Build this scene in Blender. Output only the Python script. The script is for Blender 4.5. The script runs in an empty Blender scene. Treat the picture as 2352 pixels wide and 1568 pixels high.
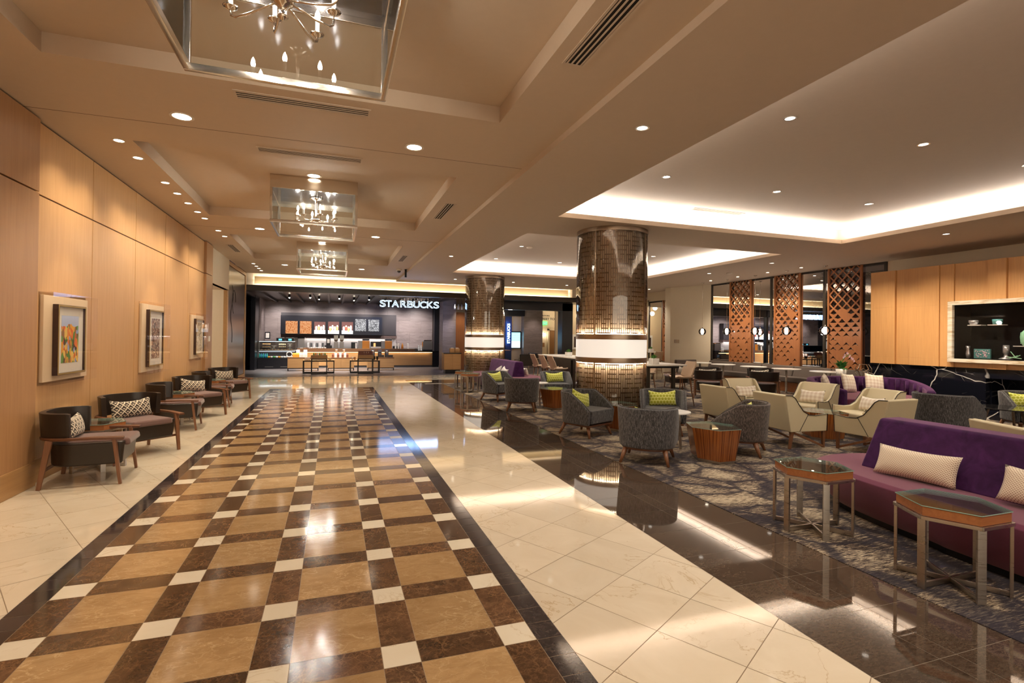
import bpy, bmesh, math, random
from mathutils import Vector, Matrix
from math import sin, cos, pi, radians, hypot, atan2
random.seed(7)
S = bpy.context.scene
C = S.collection

# ------------------------------------------------------------------ camera
F = Vector((0.32679, 0.94508, 0.00633)); F.normalize()
yaw, pitch, roll = 0.33291, 0.00633, 0.01254
F = Vector((sin(yaw)*cos(pitch), cos(yaw)*cos(pitch), sin(pitch)))
R0 = Vector((cos(yaw), -sin(yaw), 0)); U0 = R0.cross(F)
R1 = R0*cos(roll)+U0*sin(roll); U1 = U0*cos(roll)-R0*sin(roll)
cam = bpy.data.cameras.new('camera'); camo = bpy.data.objects.new('camera', cam); C.objects.link(camo)
cam.sensor_width = 36; cam.lens = 1186.293/2352*36; cam.shift_y = -17.69/2352
cam.clip_start = .05; cam.clip_end = 200
M = Matrix((R1, U1, -F)).transposed().to_4x4(); M.translation = Vector((0, 0, 1.5994)); camo.matrix_world = M
S.camera = camo
# ------------------------------------------------------------------ world, exposure
W = bpy.data.worlds.new('night'); S.world = W; W.use_nodes = True
bgn = W.node_tree.nodes['Background']; bgn.inputs[0].default_value = (.010, .016, .030, 1); bgn.inputs[1].default_value = 1.0
S.view_settings.view_transform = 'Standard'; S.view_settings.look = 'None'; S.view_settings.gamma = 1
S.view_settings.use_curve_mapping = False; S.view_settings.exposure = 0.55
WARM = (1, .82, .60); COOL = (1, .955, .88); NEUT = (1, .90, .78)
LK = dict(wash=56, hall=135, chand=0, sof=112, cove1=60, cove2=64, cafe=300, back=220)

def lamp(name, kind, loc, energy, color, parent=None, size=.1, size_y=None, spot=1.9, blend=.8, direction=(0, 0, -1), shape=None):
    l = bpy.data.lights.new(name, kind); l.energy = energy; l.color = color
    if kind == 'AREA':
        l.shape = 'RECTANGLE'; l.size = size; l.size_y = size_y or size
    else:
        l.shadow_soft_size = size
    if kind == 'SPOT': l.spot_size = spot; l.spot_blend = blend
    o = bpy.data.objects.new(name, l); C.objects.link(o); o.location = loc
    o.rotation_euler = Vector(direction).to_track_quat('-Z', 'Y').to_euler()
    if parent: o.parent = parent
    return o

# ------------------------------------------------------------------ material helpers
class NT:
    def __init__(s, name):
        s.m = bpy.data.materials.new(name); s.m.use_nodes = True; s.t = s.m.node_tree; s.n = s.t.nodes
        s.b = s.n['Principled BSDF']; s.out = s.n['Material Output']
    def put(s, inp, v):
        if isinstance(v, bpy.types.NodeSocket): s.t.links.new(v, inp)
        else:
            if isinstance(v, tuple) and len(v) == 3 and inp.type == 'RGBA': v = v+(1,)
            inp.default_value = v
    def node(s, typ, ins={}, out=0, **kw):
        n = s.n.new(typ)
        for k, v in kw.items(): setattr(n, k, v)
        for k, v in ins.items(): s.put(n.inputs[k], v)
        return n.outputs[out]
    def co(s, scale=(1, 1, 1), rot=(0, 0, 0), loc=(0, 0, 0), tile=False):
        c = s.node('ShaderNodeTexCoord', out=3)
        if tile:
            a = s.node('ShaderNodeAttribute', out=1, attribute_name='tint')
            c = s.node('ShaderNodeVectorMath', {0: a, 1: (9, 9, 9), 2: c}, operation='MULTIPLY_ADD')
        return s.node('ShaderNodeMapping', {0: c, 1: loc, 2: rot, 3: scale})
    def noise(s, vec, scale=5, detail=4, rough=.55, dist=0, out=0):
        return s.node('ShaderNodeTexNoise', {'Vector': vec, 'Scale': scale, 'Detail': detail, 'Roughness': rough, 'Distortion': dist}, out)
    def vor(s, vec, scale=5, feature='DISTANCE_TO_EDGE', out=0, rnd=1):
        return s.node('ShaderNodeTexVoronoi', {'Vector': vec, 'Scale': scale, 'Randomness': rnd}, out, feature=feature)
    def ramp(s, fac, stops, mode='LINEAR'):
        n = s.n.new('ShaderNodeValToRGB'); cr = n.color_ramp; cr.interpolation = mode
        while len(cr.elements) < len(stops): cr.elements.new(.5)
        for e, (p, c) in zip(cr.elements, stops):
            e.position = p; e.color = (c, c, c, 1) if isinstance(c, (int, float)) else tuple(c)+(1,)
        s.put(n.inputs[0], fac); return n.outputs[0]
    def mix(s, fac, a, b, mode='MIX'):
        n = s.n.new('ShaderNodeMix'); n.data_type = 'RGBA'; n.blend_type = mode
        s.put(n.inputs[0], fac); s.put(n.inputs[6], a); s.put(n.inputs[7], b); return n.outputs[2]
    def math(s, op, a, b=0., c=0.):
        return s.node('ShaderNodeMath', {0: a, 1: b, 2: c}, operation=op)
    def xyz(s, v):
        n = s.n.new('ShaderNodeSeparateXYZ'); s.put(n.inputs[0], v); return n.outputs
    def set(s, **kw):
        names = dict(base='Base Color', rough='Roughness', metal='Metallic', emi='Emission Color', es='Emission Strength', coat='Coat Weight',
                     cr='Coat Roughness', sheen='Sheen Weight', spec='Specular IOR Level', ior='IOR', trans='Transmission Weight', sss='Subsurface Weight')
        for k, v in kw.items(): s.put(s.b.inputs[names[k]], v)
        return s
    def bump(s, h, strength=.2, dist=.01):
        s.t.links.new(s.node('ShaderNodeBump', {'Strength': strength, 'Distance': dist, 'Height': h}), s.b.inputs['Normal']); return s
MT = {}
def plain(name, base, rough=.5, metal=0, **kw):
    n = NT(name)
    v = n.noise(n.co(), 14, 3); c = n.mix(n.math('MULTIPLY', v, .16), base, tuple(x*.6 for x in base))
    n.set(base=c, rough=rough, metal=metal, **kw); MT[name] = n.m; return n
def emit(name, col, st):
    n = NT(name); n.set(base=col, emi=col, es=st, rough=.5); MT[name] = n.m; return n
def wood(name, c1, c2, axis=2, rough=.35, sc=1., coat=0, band=1.):
    n = NT(name); k = [26*sc]*3; k[axis] = 1.1*sc
    g = n.noise(n.co(tuple(k)), 1.6, 5, .6, .4); k2 = [90*sc]*3; k2[axis] = 3*sc
    f = n.noise(n.co(tuple(k2)), 1, 3); w = n.noise(n.co(), .9*sc, 2)
    t = n.math('ADD', n.math('MULTIPLY', g, .75*band), n.math('ADD', n.math('MULTIPLY', f, .25), n.math('MULTIPLY', w, .35)))
    n.set(base=n.ramp(t, [(.42, c1), (.95, c2)]), rough=rough, coat=coat, cr=.1); n.bump(f, .05, .002); MT[name] = n.m; return n
def glass(name, tint=(1, 1, 1), ior=1.45, rough=0., extra=0., mul=1.):
    # a thin sheet: what is behind shows through, the surface mirrors more at grazing angles
    n = NT(name); n.n.remove(n.b)
    fr = n.node('ShaderNodeFresnel', {'IOR': ior})
    if mul != 1: fr = n.math('MULTIPLY', fr, mul)
    if extra: fr = n.math('ADD', fr, extra)
    tr = n.node('ShaderNodeBsdfTransparent', {0: tint}); gl = n.node('ShaderNodeBsdfGlossy', {'Color': (1, 1, 1), 'Roughness': rough})
    mx = n.n.new('ShaderNodeMixShader'); n.put(mx.inputs[0], fr); n.put(mx.inputs[1], tr); n.put(mx.inputs[2], gl)
    n.t.links.new(mx.outputs[0], n.out.inputs[0]); MT[name] = n.m; return n

# --- setting materials
wood('oak', (.66, .40, .18), (.53, .29, .12), 2, .42, .8)
wood('oak_dark', (.50, .28, .13), (.38, .20, .09), 2, .38, .8)
wood('oak_base', (.50, .29, .12), (.37, .20, .08), 1, .35, .8)
wood('honey_wall', (.72, .40, .16), (.58, .30, .11), 2, .45, .9)
wood('band_wood', (.72, .52, .27), (.60, .42, .20), 0, .5, .5)
plain('paint_ceiling', (.56, .44, .33), .7)
plain('paint_soffit', (.56, .45, .35), .7)
plain('paint_cove', (.60, .50, .41), .75)
plain('paint_cream', (.70, .60, .45), .7)
plain('paint_far', (.72, .58, .38), .7)
plain('black_metal', (.012, .012, .014), .35, .3)
plain('black_frame', (.006, .007, .012), .3)
plain('header_dark', (.035, .026, .018), .3)
plain('groove', (.10, .06, .035), .8)
def tile_mat(name, ca, cb, vein, rough, scale=3, veinw=.04, vs=2.2, dist=1.2, tv=.25, stretch=(1, 1, 1), bumpy=0, web=None):
    n = NT(name); c = n.co(stretch, tile=True)
    t = n.noise(c, scale, 6, .62, dist); base = n.ramp(t, [(.3, ca), (.72, cb)])
    q = n.noise(c, vs, 7, .6, .8); v = n.math('ABSOLUTE', n.math('SUBTRACT', q, .5))
    vm = n.ramp(v, [(0, 1), (veinw, 0)]); msk = n.ramp(n.noise(c, 1.7, 2), [(.42, 0), (.6, 1)])
    base = n.mix(n.math('MULTIPLY', n.math('MULTIPLY', vm, msk), .8), base, vein)
    if web:
        ws, ww, wa, wc = web
        cw = n.node('ShaderNodeVectorMath', {0: n.noise(c, ws*.8, 4, .6, out=1), 1: (2.2/ws,)*3, 2: c}, operation='MULTIPLY_ADD')
        e = n.vor(cw, ws); e2 = n.vor(cw, ws*2.3); wm = n.math('MAXIMUM', n.ramp(e, [(0, 1), (ww, 0)]), n.math('MULTIPLY', n.ramp(e2, [(0, 1), (ww, 0)]), .6))
        wm = n.math('MULTIPLY', wm, n.ramp(n.noise(c, ws*.35, 4), [(.38, .15), (.66, 1)])); base = n.mix(n.math('MULTIPLY', wm, wa), base, wc)
    a = n.xyz(n.node('ShaderNodeAttribute', out=1, attribute_name='tint'))[0]
    k = n.math('ADD', n.math('MULTIPLY', a, tv), 1-tv/2)
    base = n.mix(1., base, n.node('ShaderNodeCombineXYZ', {0: k, 1: k, 2: k}), 'MULTIPLY')
    n.set(base=base, rough=rough, spec=.62)
    if bumpy: n.bump(t, bumpy, .002)
    MT[name] = n.m; return n
tile_mat('cream_marble', (.70, .61, .465), (.77, .69, .55), (.52, .39, .23), .055, 2.2, .007, 1.3, tv=.10, stretch=(1, 1, 1))
tile_mat('tan_marble', (.47, .31, .155), (.33, .20, .09), (.62, .46, .27), .11, 5.5, .012, 3.0, 1.0, .22, stretch=(1, 1.9, 1), web=(5, .035, .5, (.66, .50, .30)))
tile_mat('umber_marble', (.050, .026, .014), (.135, .070, .036), (.32, .20, .11), .12, 8, .012, 6, 1.0, .6, web=(13, .07, .75, (.30, .16, .075)))
tile_mat('white_marble', (.76, .70, .56), (.82, .77, .65), (.6, .5, .35), .07, 3, .01, 2, tv=.08)
tile_mat('black_granite', (.022, .018, .022), (.05, .040, .040), (.09, .07, .06), .08, 20, .03, 18, .3, .4)
tile_mat('brown_granite', (.040, .026, .018), (.098, .068, .048), (.14, .10, .07), .035, 26, .05, 30, .2, .25, stretch=(1, 2.2, 1))
tile_mat('grey_porcelain', (.13, .115, .125), (.18, .16, .165), (.22, .2, .2), .33, 5, .03, 3, .4, .15)
plain('grout_light', (.30, .22, .14), .6)
plain('grout_dark', (.30, .25, .19), .6)
tile_mat('grey_wall_tile', (.20, .165, .16), (.30, .25, .235), (.16, .13, .12), .45, 2.5, .03, 3, .5, .1, stretch=(.5, .5, 3))
# carpet
n = NT('carpet'); c = n.co()
wv = n.noise(c, 2.0, 3, out=1); cw = n.node('ShaderNodeVectorMath', {0: wv, 1: (.34, .34, 0), 2: c}, operation='MULTIPLY_ADD')
e = n.vor(cw, 2.1); lines = n.ramp(e, [(.0, 1), (.035, .9), (.085, 0)])
st = n.noise(n.co((6, 46, 6)), 1.6, 7, .8, .6); st2 = n.noise(n.co((4, 26, 4), loc=(3, 1, 0)), 1.4, 6, .78, .7); big = n.noise(c, 1.3, 3)
k = n.math('ADD', n.math('ADD', n.math('MULTIPLY', n.math('SUBTRACT', st, .5), 2.1), n.math('MULTIPLY', big, .6)), n.ramp(e, [(0, .10), (.4, .26)]))
base = n.ramp(k, [(.38, (.030, .022, .026)), (.47, (.11, .080, .060)), (.535, (.26, .20, .135)), (.62, (.48, .40, .28))])
base = n.mix(n.ramp(st2, [(.60, 0), (.66, .6)]), base, (.060, .050, .105))
base = n.mix(n.ramp(st2, [(.34, .55), (.39, 0)]), base, (.13, .035, .035))
base = n.mix(n.math('MULTIPLY', lines, n.ramp(st, [(.40, 1), (.66, .7)])), base, (.020, .017, .028))
n.set(base=base, rough=.95, sheen=.1, spec=.1); n.bump(n.noise(c, 260, 2), .5, .004); MT['carpet'] = n.m

# ------------------------------------------------------------------ mesh helpers
class MB:
    def __init__(s): s.bm = bmesh.new(); s.tint = None
    def face(s, pts, mi=0):
        vs = [s.bm.verts.new(p) for p in pts]
        f = s.bm.faces.new(vs); f.material_index = mi; return f
    def tile(s, pts, mi=0):
        if s.tint is None: s.tint = s.bm.loops.layers.float_color.new('tint')
        f = s.face(pts, mi); t = (random.random(), random.random(), random.random(), 1)
        for l in f.loops: l[s.tint] = t
    def box(s, x0, x1, y0, y1, z0, z1, mi=0, T=None):
        v = [Vector((x, y, z)) for z in (z0, z1) for y in (y0, y1) for x in (x0, x1)]
        if T is not None: v = [T @ p for p in v]
        v = [s.bm.verts.new(p) for p in v]
        for q in ((0, 2, 3, 1), (4, 5, 7, 6), (0, 1, 5, 4), (2, 6, 7, 3), (0, 4, 6, 2), (1, 3, 7, 5)):
            f = s.bm.faces.new([v[i] for i in q]); f.material_index = mi
        return s
    def prism(s, pts, z0, z1, mi=0, top=None, ax=2):
        top = top or pts; n = len(pts)
        def P(p, z): return (p[0], p[1], z) if ax == 2 else ((z, p[0], p[1]) if ax == 0 else (p[0], z, p[1]))
        a = [s.bm.verts.new(P(p, z0)) for p in pts]; b = [s.bm.verts.new(P(p, z1)) for p in top]
        for f in [s.bm.faces.new(a[::-1]), s.bm.faces.new(b)]+[s.bm.faces.new((a[i], a[(i+1) % n], b[(i+1) % n], b[i])) for i in range(n)]:
            f.material_index = mi
        return s
    def loft(s, rings, caps=True, mi=0, closed=True):
        R = [[s.bm.verts.new(p) for p in r] for r in rings]; n = len(R[0])
        for a, b in zip(R, R[1:]):
            for i in range(n if closed else n-1):
                s.bm.faces.new((a[i], a[(i+1) % n], b[(i+1) % n], b[i])).material_index = mi
        if caps and closed:
            s.bm.faces.new(R[0][::-1]).material_index = mi; s.bm.faces.new(R[-1]).material_index = mi
        return s
    def cyl(s, x, y, z0, z1, r, r1=None, n=20, mi=0, caps=True):
        r1 = r if r1 is None else r1
        return s.loft([[(x+q*cos(2*pi*i/n), y+q*sin(2*pi*i/n), z) for i in range(n)] for q, z in ((r, z0), (r1, z1))], caps, mi)
    def lathe(s, prof, n=24, x=0, y=0, mi=0, caps=True):
        return s.loft([[(x+max(r, .0005)*cos(2*pi*i/n), y+max(r, .0005)*sin(2*pi*i/n), z) for i in range(n)] for r, z in prof], caps, mi)
    def tube(s, pts, r, n=8, mi=0, closed=False, rr=None):
        pts = [Vector(p) for p in pts]; rings = []; N = len(pts); up = Vector((0, 0, 1))
        for i, p in enumerate(pts):
            a = pts[i-1] if (i or closed) else p; b = pts[(i+1) % N] if (i < N-1 or closed) else p
            t = (b-a).normalized(); u = up.cross(t)
            if u.length < .05: u = Vector((1, 0, 0)).cross(t)
            u.normalize(); w = t.cross(u); q = rr[i] if rr else r
            rings.append([p+q*(cos(2*pi*k/n)*u+sin(2*pi*k/n)*w) for k in range(n)])
        if closed: rings.append(rings[0]); return s.loft(rings, False, mi)
        return s.loft(rings, True, mi)
    def bar(s, a, b, w, h=None, w2=None, h2=None, mi=0):   # straight bar of rectangular section, may taper
        a, b = Vector(a), Vector(b); h = h or w; w2 = w2 or w; h2 = h2 or h; t = (b-a).normalized()
        u = Vector((0, 0, 1)).cross(t)
        if u.length < .3: u = Vector((1, 0, 0)); u = (u-t*u.dot(t))
        u.normalize(); v = t.cross(u)
        return s.loft([[p+u*x*W/2+v*y*H/2 for x, y in ((-1, -1), (1, -1), (1, 1), (-1, 1))] for p, W, H in ((a, w, h), (b, w2, h2))], True, mi)
    def sweep(s, path, w, h, mi=0):    # flat strip along a horizontal path, mitred
        P = [Vector(p) for p in path]; rings = []
        for i, p in enumerate(P):
            t = ((P[i+1]-p).normalized() if i < len(P)-1 else Vector())+((p-P[i-1]).normalized() if i else Vector()); t.z = 0; t.normalize()
            u = Vector((t.y, -t.x, 0)); W = w(i/(len(P)-1)) if callable(w) else w
            rings.append([p+u*W/2+Vector((0, 0, -h/2)), p+u*W/2+Vector((0, 0, h/2)), p-u*W/2+Vector((0, 0, h/2)), p-u*W/2+Vector((0, 0, -h/2))])
        return s.loft(rings, True, mi)
    def grid(s, fn, nu, nv, mi=0, cu=False):
        G = [[s.bm.verts.new(fn(i/nu, j/nv)) for j in range(nv+1)] for i in range(nu if cu else nu+1)]
        for i in range(nu):
            for j in range(nv):
                a, b = G[i], G[(i+1) % len(G)]
                s.bm.faces.new((a[j], b[j], b[j+1], a[j+1])).material_index = mi
        return s
    def sphere(s, x, y, z, r, n=16, sz=1, mi=0):
        return s.lathe([(r*sin(pi*k/(n//2)), z-r*sz*cos(pi*k/(n//2))) for k in range(n//2+1)], n, x, y, mi)
    def build(s, name, mats, parent=None, smooth=False, bevel=0, solid=0, seg=2, sub=0, off=0, nofix=False):
        if not nofix: bmesh.ops.recalc_face_normals(s.bm, faces=s.bm.faces)
        me = bpy.data.meshes.new(name); s.bm.to_mesh(me); s.bm.free()
        for m in ([mats] if isinstance(mats, str) else mats): me.materials.append(MT[m])
        if smooth:
            for p in me.polygons: p.use_smooth = True
        o = bpy.data.objects.new(name, me); C.objects.link(o)
        if parent: o.parent = parent
        if solid:
            m = o.modifiers.new('s', 'SOLIDIFY'); m.thickness = solid; m.offset = off; m.use_even_offset = False
        if bevel:
            m = o.modifiers.new('b', 'BEVEL'); m.width = bevel; m.segments = seg; m.limit_method = 'ANGLE'; m.angle_limit = radians(40)
            for p in me.polygons: p.use_smooth = True
            m2 = o.modifiers.new('w', 'WEIGHTED_NORMAL')
        if sub:
            m = o.modifiers.new('u', 'SUBSURF'); m.levels = sub; m.render_levels = sub
        return o
def tag(o, label, cat, group=None, kind=None):
    if label: o['label'] = label
    if cat: o['category'] = cat
    if group: o['group'] = group
    if kind: o['kind'] = kind
    return o
def thing(name, label, cat, loc=(0, 0, 0), rz=0, group=None):
    o = bpy.data.objects.new(name, None); C.objects.link(o); o.empty_display_size = .1
    o.location = loc; o.rotation_euler = (0, 0, rz); return tag(o, label, cat, group)
def struct(o): o['kind'] = 'structure'; return o
def kids(o): return [c for c in bpy.data.objects if c.parent == o]
KID = {}
def dup(o, loc, rz=None, label=None, group=None, rot=None, parent=None):
    ch = KID.get(o.name)
    if ch is None: ch = KID[o.name] = kids(o)
    r = o.copy(); C.objects.link(r)
    if parent is None:
        r.location = loc; r.rotation_euler = rot if rot else (0, 0, rz or 0)
        if label: r['label'] = label
        if group: r['group'] = group
    else: r.parent = parent
    for c in ch: dup(c, None, parent=r)
    return r
used = set()
def place(proto, loc, rz, label, group=None, rot=None):
    if proto.name not in used:
        used.add(proto.name); proto.location = loc; proto.rotation_euler = rot if rot else (0, 0, rz); proto['label'] = label
        if group: proto['group'] = group
        return proto
    return dup(proto, loc, rz, label, group, rot)
def rects(x0, x1, y0, y1, holes):   # a rectangle minus rectangular holes, as rectangles
    xs = sorted({x0, x1}|{v for h in holes for v in h[:2] if x0 < v < x1}); ys = sorted({y0, y1}|{v for h in holes for v in h[2:] if y0 < v < y1})
    for a, b in zip(xs, xs[1:]):
        for c, d in zip(ys, ys[1:]):
            if not any(h[0] <= (a+b)/2 <= h[1] and h[2] <= (c+d)/2 <= h[3] for h in holes): yield a, b, c, d
# ------------------------------------------------------------------ floor
PX, PY, GX, GY = .6096, .62834, -1.487, 2.6369
RX0, RX1, RY1 = GX-.232, GX+4*PX+.232, GY+22*PY-.155+.14      # outer edge of the patterned carpet of stone
fl = MB(); g = .0016
def tl(a, b, c, d, mi): fl.tile([(a+g, c+g, 0), (b-g, c+g, 0), (b-g, d-g, 0), (a+g, d-g, 0)], mi)
hw, hh = .09, .092
# mats: 0 cream 1 tan 2 umber 3 white 4 black 5 brown 6 grey 7 grout light 8 grout dark
j0, j1 = -9, 21
xb = [];
for i in range(5): xb += [(GX+i*PX-hw, GX+i*PX+hw, 0)]+([(GX+i*PX+hw, GX+(i+1)*PX-hw, 1)] if i < 4 else [])
for j in range(j0, j1+1):
    yc = GY+j*PY
    for a, b, k in xb:
        tl(a, b, yc-hh, yc+hh, 3 if k == 0 else 2)
        if j < j1 or True: tl(a, b, yc+hh, yc+PY-hh, 2 if k == 0 else 1)
ytop = GY+(j1+1)*PY-hh
y0r = GY+j0*PY-hh
tk = .157
for xa, xb_ in ((RX0, RX0+.142), (RX1-.142, RX1)):
    y = y0r
    while y < ytop+.14: tl(xa, xb_, y, min(y+tk, ytop+.142), 4); y += tk
x = RX0+.142
while x < RX1-.142-.01: tl(x, min(x+tk, RX1-.142), ytop, ytop+.142, 4); x += tk
RYT = ytop+.142
# brown granite walkway border, L shaped round the lounge carpet
BX0, BX1 = 2.45, 3.50
y = 1.765-.467*20; ys = []
while y < 18.75: ys.append(y); y += .467
ys.append(18.8)
for a, b in zip(ys, ys[1:]):
    if b < 17.5:
        for xa, xc in ((BX0, 2.92), (2.92, 3.048), (3.048, BX1)): tl(xa, xc, a, b, 5)
    else:
        tl(BX0, 2.92, a, b, 5)
x = 2.92
while x < 14.0:
    for ya, yc in ((17.42, 18.1), (18.1, 18.22), (18.22, 18.8)): tl(x, min(x+.467, 14), ya, yc, 5)
    x += .467
fl.face([(BX0, -8, -.0009), (BX1, -8, -.0009), (BX1, 18.8, -.0009), (BX0, 18.8, -.0009)], 8)
fl.face([(BX1, 17.4, -.0009), (14, 17.4, -.0009), (14, 18.8, -.0009), (BX1, 18.8, -.0009)], 8)
fl.face([(RX0, y0r, -.0009), (RX1, y0r, -.0009), (RX1, RYT, -.0009), (RX0, RYT, -.0009)], 7)
# diagonal cream tiles, clipped to the free strips
def clip(poly, ax, v, keep_less):
    out = []
    for i, p in enumerate(poly):
        q = poly[(i+1) % len(poly)]; a = (v-p[ax])*(1 if keep_less else -1); b = (v-q[ax])*(1 if keep_less else -1)
        if a >= 0: out.append(p)
        if (a > 0 > b) or (a < 0 < b): t = a/(a-b); out.append((p[0]+t*(q[0]-p[0]), p[1]+t*(q[1]-p[1])))
    return out
e1 = Vector((.402, .232)); e2 = Vector((-.234, .405)); o0 = Vector((1.70, 2.42))
strips = [(-3.0, RX0-.002, -8, 21.0), (RX1+.002, BX0-.002, -8, 21.0), (RX0-.002, RX1+.002, RYT+.002, 21.0), (RX0-.002, RX1+.002, -8, y0r-.002), (BX0, 14, 18.802, 21.0)]
for st in strips:
    fl.face([(st[0], st[2], -.0009), (st[1], st[2], -.0009), (st[1], st[3], -.0009), (st[0], st[3], -.0009)], 7)
    for i in range(-40, 60):
        for j in range(-50, 60):
            o = o0+e1*i+e2*j
            if not (st[0]-.5 < o.x < st[1]+.5 and st[2]-.8 < o.y < st[3]+.5): continue
            k = .005; poly = [tuple(o+e1*k+e2*k), tuple(o+e1*(1-k)+e2*k), tuple(o+e1*(1-k)+e2*(1-k)), tuple(o+e1*k+e2*(1-k))]
            for ax, v, L in ((0, st[0], False), (0, st[1], True), (1, st[2], False), (1, st[3], True)):
                if poly: poly = clip(poly, ax, v, L)
            if len(poly) > 2: fl.tile([(p[0], p[1], 0) for p in poly], 0)
# cafe and corridor porcelain
x = -6.0
while x < 14.5:
    y = 21.0
    while y < 29:
        tl(x, x+.6, y, y+.3, 6); y += .3
    x += .6
fl.face([(-6, 21, -.0009), (15, 21, -.0009), (15, 29, -.0009), (-6, 29, -.0009)], 8)
fl.face([(-7, 14.5, -.002), (-2.9, 14.5, -.002), (-2.9, 17.6, -.002), (-7, 17.6, -.002)], 0)
# cushion of floor behind the pier
fl.face([(14, 15, -.002), (17, 15, -.002), (17, 29, -.002), (14, 29, -.002)], 6)
struct(fl.build('floor', ['cream_marble', 'tan_marble', 'umber_marble', 'white_marble', 'black_granite', 'brown_granite', 'grey_porcelain', 'grout_light', 'grout_dark'], nofix=True))
cp = MB(); cp.box(BX1, 13.88, -8, 17.41, -.03, .004); tag(cp.build('carpet', 'carpet'), 'grey and beige crackle-patterned fitted carpet under the lounge seating', 'carpet')

# ------------------------------------------------------------------ ceiling
HC, SC_, CC, TC = 3.82, 3.745, 4.12, 3.985     # hall ceiling, soffit, cove ceiling, coffer top
coff = [(-2.23, 1.6, yc-1.955, yc+1.955) for yc in (-2.74, 3.15, 9.04, 14.93)]
ce = MB()
for a, b, c, d in rects(-3.0, 2.33, -8, 20.95, coff): ce.face([(a, c, HC), (b, c, HC), (b, d, HC), (a, d, HC)])
def riser(mb, x0, x1, y0, y1, z0, z1, mi=0):
    for p, q in (((x0, y0), (x1, y0)), ((x1, y0), (x1, y1)), ((x1, y1), (x0, y1)), ((x0, y1), (x0, y0))):
        mb.face([(p[0], p[1], z0), (q[0], q[1], z0), (q[0], q[1], z1), (p[0], p[1], z1)], mi)
for a, b, c, d in coff:
    riser(ce, a, b, c, d, HC, TC); ce.face([(a, c, TC), (b, c, TC), (b, d, TC), (a, d, TC)])
coves = [(3.735, 10.56, .6, 8.385), (3.745, 10.53, 9.96, 17.05)]
for a, b, c, d in rects(2.33, 15.5, -8, 20.95, coves): ce.face([(a, c, SC_), (b, c, SC_), (b, d, SC_), (a, d, SC_)], 1)
ce.face([(2.33, -8, SC_), (2.33, 20.95, SC_), (2.33, 20.95, HC), (2.33, -8, HC)], 1)
G = .30
for a, b, c, d in coves:
    riser(ce, a, b, c, d, SC_, SC_+.085, 1)                       # lip
    for p in rects(a-G, b+G, c-G, d+G, [(a, b, c, d)]): ce.face([(p[0], p[2], SC_+.085), (p[1], p[2], SC_+.085), (p[1], p[3], SC_+.085), (p[0], p[3], SC_+.085)], 2)
    riser(ce, a-G, b+G, c-G, d+G, SC_+.085, CC, 2)
    ce.face([(a-G, c-G, CC), (b+G, c-G, CC), (b+G, d+G, CC), (a-G, d+G, CC)], 2)
# slot above the far header
ce.face([(-3.3, 20.95, HC), (2.33, 20.95, HC), (2.33, 20.95, 4.1), (-3.3, 20.95, 4.1)]); ce.face([(2.33, 20.95, SC_), (15.5, 20.95, SC_), (15.5, 20.95, 4.1), (2.33, 20.95, 4.1)], 1)
ce.face([(-3.6, 20.95, 4.1), (15.5, 20.95, 4.1), (15.5, 21.6, 4.1), (-3.6, 21.6, 4.1)], 2)
# dark slatted ceiling of the cafe
ce.face([(-6, 21.45, 3.3), (15.5, 21.45, 3.3), (15.5, 29, 3.3), (-6, 29, 3.3)], 3)
# lower ceiling of the corridor off the left wall
ce.face([(-7, 14.6, 2.9), (-2.96, 14.6, 2.9), (-2.96, 17.6, 2.9), (-7, 17.6, 2.9)])
struct(ce.build('ceiling', ['paint_ceiling', 'paint_soffit', 'paint_cove', 'header_dark'], nofix=True))
m = MB(); m.box(-2.95, 2.32, 6.395, 6.403, HC-.001, HC+.01); m.box(-2.95, 2.32, 12.2, 12.208, HC-.001, HC+.01); struct(m.build('trim_1', 'groove'))
# cove lamps on the ledges (cool white)
for k, (a, b, c, d) in enumerate(coves):
    E = LK['cove1'] if k == 0 else LK['cove2']; z = SC_+.10
    for (x, y, sx, kq, dr) in (((a+b)/2, d+G*.55, b-a, 1.2, (0, -.12, 1)), ((a+b)/2, c-G*.55, b-a, .5, (0, .12, 1)),
                               (a-G*.55, (c+d)/2, d-c, .55, (.12, 0, 1)), (b+G*.55, (c+d)/2, d-c, 1.1, (-.12, 0, 1))):
        l = lamp('cove_strip', 'AREA', (x, y, z), E*sx/6.8*kq, COOL, size=sx, size_y=.06)
        zax = -Vector(dr).normalized(); xax = Vector((1, 0, 0)) if abs(dr[1]) > 0 else Vector((0, 1, 0)); yax = zax.cross(xax).normalized()
        l.rotation_euler = Matrix((xax, yax, zax)).transposed().to_euler()

# ------------------------------------------------------------------ left wall
wl = MB()
seams = [6.67, 8.07, 9.60, 11.11, 12.72, 14.12]; zs = 3.04; q = .008
wl.box(-3.10, -2.97, -8, 14.80, 0, HC, 2)     # dark backing seen in the joints
for a, b in zip(seams, seams[1:]):
    wl.box(-2.975, -2.955, a+q, b-q, .25, zs-q, 0); wl.box(-2.975, -2.955, a+q, b-q, zs+q, HC-.02, 0)
for a, b in ((-8, -3), (-3, 2), (2, 6.67)):
    wl.box(-2.975, -2.905, a+.004, b, .25, zs-q, 1); wl.box(-2.975, -2.905, a+.004, b, zs+q, HC-.02, 1)
wl.box(-2.975, -2.90, 14.12, 14.80, .25, zs-q, 1); wl.box(-2.975, -2.90, 14.12, 14.80, zs+q, HC-.02, 1)
struct(wl.build('wall_left', ['oak', 'oak_dark', 'groove'], bevel=.002, seg=1))
m = MB(); m.box(-2.97, -2.895, -8, 6.67, 0, .25); m.box(-2.97, -2.945, 6.67, 14.12, 0, .25); m.box(-2.97, -2.89, 14.12, 14.80, 0, .25)
struct(m.build('baseboard_left', 'oak_base', bevel=.003, seg=1))
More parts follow.
